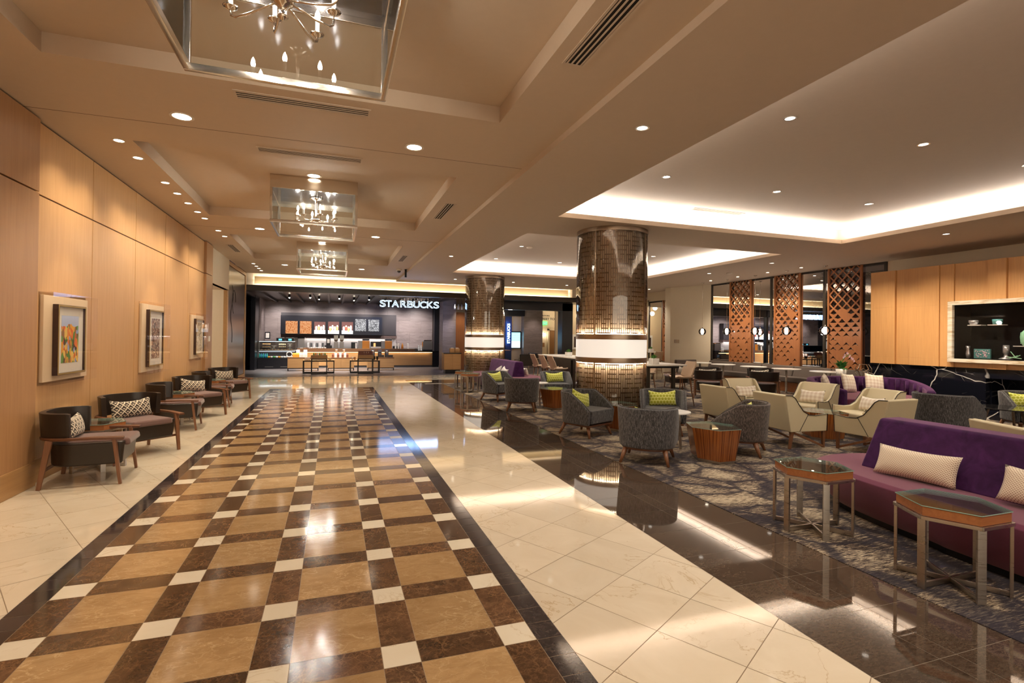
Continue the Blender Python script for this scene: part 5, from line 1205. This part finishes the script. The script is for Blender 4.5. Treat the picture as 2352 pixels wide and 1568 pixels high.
t = thing('framed_picture', 'narrow framed picture on the cream wall left of the big column', 'picture', (11.72, 23.98, 1.06)); MB().box(-.16, .22, -.03, 0, -.05, .72).build('frame', 'paper_white', t); MB().box(-.07, .13, -.035, -.03, .06, .6).build('print', 'frame_dark', t)
lamp('light', 'POINT', (12.3, 26.5, 2.9), 55, WARM, size=.1); lamp('light', 'POINT', (12.3, 22.9, 2.9), 40, WARM, size=.1); lamp('light', 'POINT', (8.2, 24.0, 2.7), 14, WARM, size=.1); lamp('light', 'SPOT', (9.8, 24.2, 3.15), 40, (1, .8, .7), size=.05, spot=1.2, direction=(0, .35, -1))
lamp('light', 'POINT', (-5, 16.1, 2.6), 40, NEUT, size=.1); lamp('light', 'POINT', (13.1, 21.5, 3.1), 25, WARM, size=.1)
# low cabinets and nesting tables
def cabinet(name, label, x0, x1, y, h0, h1):
    t = thing(name, label, 'cabinet', ((x0+x1)/2, y, 0), 0, 'low wooden cabinets in the cafe'); w = (x1-x0)/2
    MB().box(-w, w, 0, .45, h0, h1-.045).build('body', 'ash_wood', t, bevel=.003, seg=1); MB().box(-w-.01, w+.01, -.01, .46, h1-.04, h1).build('top', 'ledge_wood', t)
    for s in (-1, 1): MB().box(s*w/2-w/2+.004, s*w/2+w/2-.004, -.012, 0, h0+.01, h1-.06).build('door', 'ash_wood', t, bevel=.002, seg=1)
    m = MB(); m.box(-w, w, .0, .02, h0-.03, h0)
    m.build('base_rail', 'black_metal', t)
    for sx in (-1, 1): MB().box(sx*(w-.02)-.02, sx*(w-.02)+.02, .0, .04, 0, h0-.03).build('leg', 'black_metal', t)
    return t
cabinet('low_cabinet', 'left low wooden cabinet with orange and white bags on top', -1.86, -.60, 24.3, .13, .60); cabinet('low_cabinet', 'middle low wooden cabinet with brown and white packages on top', -.22, .90, 24.3, .12, .59); cabinet('low_cabinet', 'right low wooden cabinet with dark bags on top', 1.48, 2.66, 24.3, .12, .59)
def nest(x0, x1, h, label, d=.6, boxed=False, y=22.35):
    t = thing('display_table', label, 'table', ((x0+x1)/2, y, 0), 0, 'black-framed display tables in the cafe'); w = (x1-x0)/2
    m = MB()
    for yy in (0, d):
        q = [(-w, yy, .02), (w, yy, .02), (w, yy, h), (-w, yy, h)]
        for i in range(4): m.bar(q[i], q[(i+1) % 4], .038)
    for sx in (-1, 1):
        for z in (.02, h): m.bar((sx*w, 0, z), (sx*w, d, z), .038)
    m.build('frame', 'black_metal', t); MB().box(-w-.02, w+.02, -.03, d+.03, h+.019, h+(.045 if not boxed else .03)).build('table_top', 'ash_wood', t)
    if boxed: MB().box(-w-.02, w+.02, -.03, .05, h+.02, h+.17).build('front_board', 'ash_wood', t); MB().box(-w, w, .05, d, h+.02, h+.10).build('tray', 'ash_wood', t)
    return t
nest(-1.15, .04, .50, 'wide lower display table on the left of the cafe floor', .5, y=22.75); nest(-.82, -.24, .60, 'narrow taller display table nested in the left wide one', .38, True, 22.30)
nest(.70, 1.88, .50, 'wide lower display table on the right of the cafe floor', .5, y=22.75); nest(.99, 1.58, .60, 'narrow taller display table nested in the right wide one', .38, True, 22.30)
# goods
PR = {}
def goods(kind, mat, loc, label, cat, group, s=1, rz=0):
    key = kind+mat
    if key not in PR:
        m = MB()
        if kind == 'bag': m.loft([[(-.045, -.03, 0), (.045, -.03, 0), (.045, .03, 0), (-.045, .03, 0)], [(-.045, -.028, .13), (.045, -.028, .13), (.045, .028, .13), (-.045, .028, .13)], [(-.042, -.006, .19), (.042, -.006, .19), (.042, .006, .19), (-.042, .006, .19)]])
        elif kind == 'cup': m.lathe([(0, 0), (.030, 0), (.042, .12), (.044, .12), (.044, .13), (.030, .14), (0, .14)], 16)
        elif kind == 'bottle': m.lathe([(0, 0), (.033, 0), (.033, .11), (.014, .15), (.014, .18), (0, .18)], 14)
        elif kind == 'box': m.box(-.06, .06, -.04, .04, 0, .10)
        elif kind == 'stack':
            for k in range(6): m.lathe([(0, .04*k), (.034, .04*k), (.042, .04*k+.038), (0, .04*k+.038)], 14)
        elif kind == 'plate': m.lathe([(0, 0), (.06, 0), (.015, .012), (.015, .07), (.11, .085), (.11, .095), (0, .095)], 18)
        elif kind == 'bun': m.lathe([(0, 0), (.045, .005), (.055, .025), (.035, .05), (0, .055)], 14)
        elif kind == 'bowl': m.lathe([(0, 0), (.05, 0), (.06, .06), (.05, .075), (0, .08)], 14)
        PR[key] = m.build({'bag': 'coffee_bag', 'cup': 'paper_cup', 'bottle': 'bottle', 'box': 'box', 'stack': 'cup_stack', 'plate': 'cake_stand', 'bun': 'pastry', 'bowl': 'food_tub'}[kind], mat, smooth=kind not in ('bag', 'box')); PR[key]['category'] = cat
    o = place(PR[key], loc, rz, label, group); o.scale = (s, s, s); return o
for x in (-1.62, -1.53, -1.44): goods('bag', 'bag_orange', (x, 24.4, .60), 'orange bag standing on the left low cabinet', 'bag', 'orange bags on the left low cabinet', .98)
for x in (-1.33, -1.23, -1.13): goods('bag', 'bag_white', (x, 24.4, .60), 'white bag standing right of the orange bags', 'bag', 'white bags beside the orange ones', .98)
goods('bag', 'bag_white', (-1.46, 24.6, .60), 'taller white bag behind the orange bags', 'bag', 'taller white bags behind', 1.7); goods('bag', 'bag_white', (-1.16, 24.6, .60), 'taller white bag behind the white bags', 'bag', 'taller white bags behind', 1.7)
t = thing('wreath', 'white ring standing left of the orange bags', 'ornament', (-1.80, 24.42, .72)); MB().tube([(.11*cos(a*pi/12), 0, .11*sin(a*pi/12)) for a in range(24)], .022, 8, closed=True).build('ring', 'cup_white', t, smooth=True)
for i, x in enumerate((-.74, -.67, -.60, -.52, -.45, -.38, -.31)): goods('bottle', ['bottle_green', 'cup_white', 'bottle_orange'][(i*2) % 3], (x, 22.45, .70), ['green', 'white', 'orange'][(i*2) % 3]+' bottle in the tray of the left tall display table', 'bottle', 'bottles on the left display table', .95)
for i, x in enumerate((-1.05, -.95)): goods('box', 'bag_white', (x, 22.95, .545), 'pale box on the left end of the left wide display table', 'box', 'pale boxes on the left display table', .9)
goods('box', 'pastry_pale', (-.13, 22.95, .545), 'cream box on the right end of the left wide display table', 'box', None, 1.0)
for i, x in enumerate((-.01, .11, .22, .31, .40, .51, .61)):
    if i % 2 == 0: goods('bag', 'bag_brown', (x, 24.4, .59), 'red-brown bag on the middle low cabinet', 'bag', 'red-brown bags on the middle cabinet', .98)
    else: goods('bag', 'bag_white', (x, 24.38, .59), 'white bag between red-brown bags on the middle low cabinet', 'bag', 'white bags on the middle cabinet', 1.05)
for x in (.14, .46): goods('cup', 'cup_white', (x, 24.6, .78), 'white cup raised behind the middle cabinet row', 'cup', 'raised white cups', 1.15)
for x in (.14, .46): goods('box', 'kraft', (x, 24.6, .59), 'kraft box lifting a white cup on the middle cabinet', 'box', 'kraft boxes on the middle cabinet', 1.9)
for r in range(2):
    for x in (1.03, 1.11, 1.19, 1.28, 1.37, 1.46, 1.54): goods('bag', 'bag_brown', (x, 22.42+.13*r, .70+.06*r), 'brown coffee bag in the '+('front' if r == 0 else 'back')+' row on the right tall display table', 'bag', ('front' if r == 0 else 'back')+' row of brown bags', .92)
for i, x in enumerate((.78, .88)): goods('cup', ['bag_white', 'kraft'][i], (x, 22.95, .545), ['pale mug left of the brown bags', 'kraft mug left of the brown bags'][i], 'cup', None, .9)
for x in (1.68, 1.80): goods('cup', 'cup_black', (x, 22.95, .545), 'dark green tumbler right of the brown bags', 'cup', 'dark tumblers on the right display table', 1.15)
for x in (1.73, 2.04, 2.35): goods('bag', 'bag_dark', (x, 24.42, .59), 'dark bag on the right low cabinet', 'bag', 'dark bags on the right cabinet', 1.0); goods('bag', 'bag_dark', (x, 24.6, .59), 'taller dark bag behind on the right low cabinet', 'bag', 'taller dark bags on the right cabinet', 1.9)
for x in (2.15, 2.45, 2.55): goods('box', 'bag_dark', (x, 24.42, .59), 'dark box on the right low cabinet', 'box', 'dark boxes on the right cabinet', 1.1)
for x in (1.73, 2.35): goods('cup', 'cup_white', (x, 24.48, .76), 'white label cup among the dark bags', 'cup', 'white cups among the dark bags', 1.0)
# pastry case
t = thing('pastry_case', 'glass pastry case with open chilled shelf below at the left of the cafe', 'display case', (-2.45, 26.1, 0))
MB().box(-.80, .80, 0, .6, 0, .50).build('base', 'black_frame', t); MB().box(-.80, .80, .5, .6, .5, 1.27).build('back_panel', 'brown_wall', t)
MB().box(-.80, .80, 0, .6, .835, .86).build('middle_deck', 'cup_white', t); MB().box(-.80, .80, -.01, .6, .80, .835).build('deck_edge', 'black_frame', t); MB().box(-.80, .80, .0, .6, 1.265, 1.285).build('glass_top', 'steel_grey', t)
MB().box(-.80, .80, -.006, .0, .86, 1.265).build('front_glass', 'clear_glass', t)
for s in (-1, 1): MB().box(s*.79-.012, s*.79+.012, 0, .6, .5, 1.27).build('side_post', 'steel_grey', t) if s < 0 else MB().box(.785, .80, 0, .04, .86, 1.27).build('side_post', 'steel_grey', t)
MB().box(-.76, .76, .02, .05, .79, .80).build('led', 'case_led', t); MB().box(-.76, .76, .02, .05, 1.25, 1.262).build('led', 'case_led', t)
for x in (-.5, .15): MB().box(x, x+.35, -.006, 0, .08, .10).build('kick_vent', 'steel_grey', t)
for a, b, z in ((-3.10, -2.76, .99), (-3.10, -2.76, 1.12), (-2.40, -2.10, 1.0), (-2.40, -2.10, 1.11)):
    q = thing('cake_shelf', 'x', 'shelf'); MB().box(-(b-a)/2, (b-a)/2, -.1, .1, -.008, 0).build('plate', 'cup_white', q); q.location = ((a+b)/2, 26.35, z); tag(q, 'small white '+('upper ' if z > 1.05 else 'lower ')+'tray in the '+('left' if a < -2.9 else 'middle')+' of the pastry case', 'tray')
for x, z, g in ((-2.66, .86, 0), (-2.60, .96, 1), (-1.92, .86, 2), (-1.92, .96, 3), (-1.92, 1.06, 4)): goods('plate', 'cup_white', (x, 26.3, z), ['white cake stand at left of centre in the pastry case', 'upper white cake stand at left of centre in the pastry case', 'lowest white cake stand at the right of the pastry case', 'middle white cake stand at the right of the pastry case', 'topmost white cake stand at the right of the pastry case'][g], 'cake stand', 'cake stands in the pastry case')
for k in range(5):
    goods('bun', 'pastry', (-3.06+.07*k, 26.33, .992), 'brown pastry on the lower left tray', 'pastry', 'pastries on the lower left tray', .7); goods('bun', 'pastry', (-3.06+.07*k, 26.33, 1.122), 'brown pastry on the upper left tray', 'pastry', 'pastries on the upper left tray', .7)
for k in range(4):
    goods('bun', 'pastry_pale', (-2.36+.075*k, 26.33, 1.002), 'golden pastry on the lower middle tray', 'pastry', 'pastries on the lower middle tray', .75); goods('bun', 'pastry_pale', (-2.36+.075*k, 26.33, 1.112), 'golden pastry on the upper middle tray', 'pastry', 'pastries on the upper middle tray', .8)
for k in range(10): goods('bun', 'pastry', (-3.1+.14*k, 26.22, .862), 'pastry along the floor of the glass case', 'pastry', 'pastries along the floor of the case', .75)
for k in range(5): goods('bottle', 'bottle_blue' if k % 2 else 'bottle_teal', (-3.18+.075*k, 26.2, .502), ('blue' if k % 2 else 'teal')+' bottle at the left of the chilled shelf', 'bottle', 'bottles in the chilled shelf', 1.15)
for k in range(11): goods('bowl', ['bag_orange', 'cup_white', 'bottle_green', 'cup_white'][k % 4] if k < 5 else 'cup_white', (-2.80+.11*k, 26.2, .502), (['orange', 'white', 'green', 'white'][k % 4] if k < 5 else 'white')+' food tub on the chilled shelf', 'food tub', 'food tubs on the chilled shelf', .95)
# machines and displays on the counters
def blk(name, label, cat, loc, parts):
    t = thing(name, label, cat, loc)
    for nm, mt, b in parts: MB().box(*b).build(nm, mt, t, bevel=.004, seg=1)
    return t
for x, l in ((-2.35, 'left'), (-1.93, 'right')): blk('cash_register', l+' cash register with a small blue screen above the pastry case', 'register', (x, 26.45, 1.285), [('body', 'black_frame', (-.17, .17, 0, .12, 0, .13)), ('display', 'screen_em2', (-.07, .07, -.006, 0, .02, .10)), ('top', 'steel_grey', (-.17, .17, 0, .12, .13, .15))]) if emit('screen_em2', (.10, .5, .7), 1.2) else 0
blk('coffee_brewer', 'brown coffee brewer behind the right register', 'machine', (-1.53, 28.1, .94), [('body', 'steel_grey', (-.15, .15, 0, .3, 0, .46)), ('hopper', 'black_frame', (-.17, .17, 0, .3, .46, .54))])
for x, l in ((.13, 'left'), (.40, 'right')):
    t = thing('coffee_grinder', l+' tall coffee grinder with clear hopper behind the counter', 'machine', (x, 27.2, .86)); MB().box(-.10, .10, 0, .2, 0, .40).build('body', 'steel_grey', t, bevel=.01); MB().loft([[(-.06, .03, .40), (.06, .03, .40), (.06, .15, .40), (-.06, .15, .40)], [(-.10, 0, .50), (.10, 0, .50), (.10, .18, .50), (-.10, .18, .50)], [(-.10, 0, .70), (.10, 0, .70), (.10, .18, .70), (-.10, .18, .70)]]).build('hopper', 'smoke_glass', t); MB().box(-.11, .11, -.01, .19, .70, .72).build('lid', 'steel_grey', t)
blk('sign_holder', 'black upright sign holder with a white card behind the counter', 'sign', (-.23, 27.0, .86), [('frame', 'black_frame', (-.10, .10, 0, .03, .20, .58)), ('card', 'paper_white', (-.06, .06, -.006, 0, .33, .52)), ('stand', 'black_frame', (-.17, .17, 0, .12, 0, .22))])
for x, l in ((1.55, 'left'), (2.66, 'right')): blk('espresso_machine', l+' espresso machine with an orange back panel on the counter', 'machine', (x, 26.95, .86), [('body', 'steel_grey', (-.36, .17, .02, .35, 0, .46)), ('orange_panel', 'orange_panel', (-.17, .18, 0, .02, 0, .46)), ('top_tray', 'black_frame', (-.16, .17, .03, .3, .47, .55))])
blk('poster_display', 'dark poster display with a cup picture between the espresso machines', 'sign', (2.04, 26.9, .93), [('frame', 'black_frame', (-.26, .26, 0, .04, 0, .35)), ('cup_picture', 'cup_em_a', (-.12, -.02, -.005, 0, .10, .28)), ('white_strip', 'bag_white', (-.25, .25, -.004, 0, .02, .10))])
for x, m_, l in ((.95, 'black', 'left of the left espresso machine'), (1.08, 'white', 'left of the left espresso machine, second'), (3.02, 'white', 'right of the right espresso machine'), (3.16, 'white', 'right of the right espresso machine, second'), (3.63, 'white', 'alone near the right end of the counter'), (4.20, 'white', 'just left of the grey machine'), (4.33, 'white', 'nearest the grey machine')):
    goods('stack', 'cup_white' if m_ == 'white' else 'cup_black', (x, 26.95, .93 if x < 3.9 else .83), m_+' stack of paper cups '+l, 'cup stack', 'stacks of paper cups on the counter', 1.15)
blk('cup_rack', 'black rack under paper cups left of the left espresso machine', 'rack', (1.02, 27.1, .86), [('body', 'black_frame', (-.17, .13, 0, .2, 0, .38))]); blk('cup_rack', 'black rack right of the right espresso machine', 'rack', (3.05, 27.1, .86), [('body', 'black_frame', (-.15, .2, 0, .2, 0, .2))])
goods('bottle', 'bottle_orange', (3.34, 26.8, .93), 'orange syrup bottle on the counter ledge', 'bottle', None, 1.6)
blk('coffee_machine', 'grey coffee machine with cups on top at the right end of the counter', 'machine', (4.66, 26.9, .83), [('body', 'steel_grey', (-.24, .24, 0, .35, .06, .50)), ('base', 'black_frame', (-.24, .24, -.02, .35, 0, .06)), ('cup_rail', 'chrome', (-.2, .22, .02, .3, .50, .56)), ('badge', 'orange_panel', (-.27, -.24, .05, .2, .2, .45))])
for k, x in enumerate((-.99, -.89, -.79, -.69, -.59, -.49, -.37)): goods('bowl', 'cup_white', (x, 26.7, .93), 'white cup in the row on the counter ledge', 'cup', 'row of white cups on the ledge', .85)
for k in range(9): goods('box', ['bag_white', 'kraft', 'bag_brown'][k % 3], (-1.45+.13*k, 27.0+.1*(k % 2), .86), ['white', 'kraft', 'brown'][k % 3]+' carton on the counter left of the grinders', 'box', 'cartons left of the grinders', 1.0)
for k in range(6): goods('stack', 'cup_black' if k % 2 else 'cup_white', (-1.2+.14*k, 28.15, .94), ('black' if k % 2 else 'white')+' stack of lids on the back counter', 'cup stack', 'stacks on the back counter', 1.0)
t = thing('framed_notice', 'small black framed notice above the left end of the pastry case', 'sign', (-3.08, 28.1, 1.36)); MB().box(-.12, .12, 0, .03, 0, .34).build('frame', 'black_frame', t); MB().box(-.08, .08, -.005, 0, .05, .29).build('card', 'paper_white', t)
# condiment cabinet, light cones, left shelf
t = thing('condiment_cabinet', 'wooden condiment cabinet with black top, right of the cafe front', 'cabinet', (4.84, 21.75, 0)); m = MB(); m.box(-.37, .37, 0, .5, .17, .85); m.build('body', 'ash_wood', t, bevel=.004, seg=1); MB().box(-.39, .39, -.02, .52, .85, .885).build('top', 'black_frame', t); MB().box(-.30, .34, .05, .45, 0, .17).build('base', 'black_frame', t)
for s in (-1, 1): MB().box(s*.18-.175, s*.18+.175, -.012, 0, .19, .83).build('door', 'ash_wood', t, bevel=.002, seg=1)
for x, l in ((4.86, 'left'), (5.08, 'right')): t = thing('wooden_caddy', l+' small wooden caddy on the condiment cabinet', 'caddy', (x, 21.9, .885)); MB().box(-.10, .10, 0, .18, 0, .19).build('box', 'ash_wood', t, bevel=.003, seg=1); MB().box(-.06, .06, .04, .14, .19, .22).build('napkins', 'bag_white', t)
for x, y, z, l in ((5.20, 23.0, 2.82, 'leftmost'), (5.36, 23.0, 2.82, 'middle'), (5.52, 23.0, 2.82, 'rightmost')):  # solid white shapes imitate cones of light here
    t = thing('cone_pendant', l+' of three small white cone pendants above the condiment cabinet', 'lamp', (x, y, z)); MB().lathe([(.05, 0), (.012, .24), (0, .24)], 16).build('shade', 'cup_white', t, smooth=True); MB().cyl(0, 0, .24, .48, .004, n=6).build('cord', 'black_frame', t)
t = thing('merchandise_shelf', 'narrow wooden shelf unit seen past the lacquered panel', 'shelf', (-3.95, 24.6, 0)); MB().box(-.3, .3, 0, .3, 0, .9).build('cabinet', 'ash_wood', t)
for z in (1.1, 1.4, 1.7): MB().box(-.3, .3, 0, .25, z, z+.025).build('shelf_board', 'ash_wood', t)
MB().box(-.3, .3, .26, .3, .9, 1.9).build('back_board', 'black_frame', t)
for i, z in enumerate((1.125, 1.425)):
    for x in (-4.1, -3.9): goods('cup', 'bag_orange' if i else 'cup_white', (x, 24.7, z), ('orange' if i else 'white')+' cup on the narrow shelf past the lacquered panel', 'cup', 'cups on the narrow shelf', 1.1)
# cafe lights
LK_ = LK['cafe']
t0 = thing('track_spot', 'x', 'ceiling light'); MB().lathe([(.035, -.12), (.05, -.02), (.045, -.0), (.0, 0)], 14, caps=False).build('housing', 'black_metal', t0, smooth=True); MB().sphere(0, 0, -.125, .03, 12).build('lamp_bulb', 'lamp_face_hot', t0)
for k, (x, y) in enumerate(((-1.80, 24.0), (-.95, 23.5), (-.62, 24.4), (.22, 23.5), (.86, 24.4), (1.47, 23.6))):
    place(t0, (x, y, 3.29), 0, ['leftmost', 'second from left', 'third from left', 'third from right', 'second from right', 'rightmost'][k]+' bright spotlight under the dark cafe ceiling', 'cafe spotlights'); lamp('light', 'SPOT', (x, y, 3.14), LK_, NEUT, size=.05, spot=1.7, direction=(0, .25, -1))
for x in (-2.6, -1.2, .2, 1.6, 3.0, 4.3): lamp('light', 'SPOT', (x, 26.9, 3.18), LK_*.7, (1, .88, .84), size=.1, spot=1.75, blend=1, direction=(0, .8, -1))
for x in (-2.4, 0, 2.2, 4.2): lamp('light', 'SPOT', (x, 26.6, 3.2), LK_*.6, NEUT, size=.05, spot=1.4)
lamp('light', 'SPOT', (5.1, 22.8, 3.2), 70, (.95, .88, 1), size=.05, spot=1.1, direction=(0, .35, -1)); lamp('light', 'SPOT', (5.7, 23.2, 3.1), 40, WARM, size=.05, spot=1.3, direction=(0, .6, -1)); lamp('light', 'SPOT', (4.9, 21.6, 3.1), 40, NEUT, size=.05, spot=1.4)
lamp('splash_strip', 'AREA', (.6, 28.38, 1.43), 12, (1, .93, .88), size=4.6, size_y=.04, direction=(0, -.15, -1)); lamp('counter_strip', 'AREA', (1.6, 26.60, .748), 8, (1, .74, .40), size=6.2, size_y=.03, direction=(0, .25, -1))
lamp('case_strip', 'AREA', (-2.45, 26.3, 1.255), 2.6, (1, .95, .85), size=1.4, size_y=.03); lamp('case_strip', 'AREA', (-2.45, 26.25, .795), 2.2, (.75, .92, 1), size=1.4, size_y=.03)
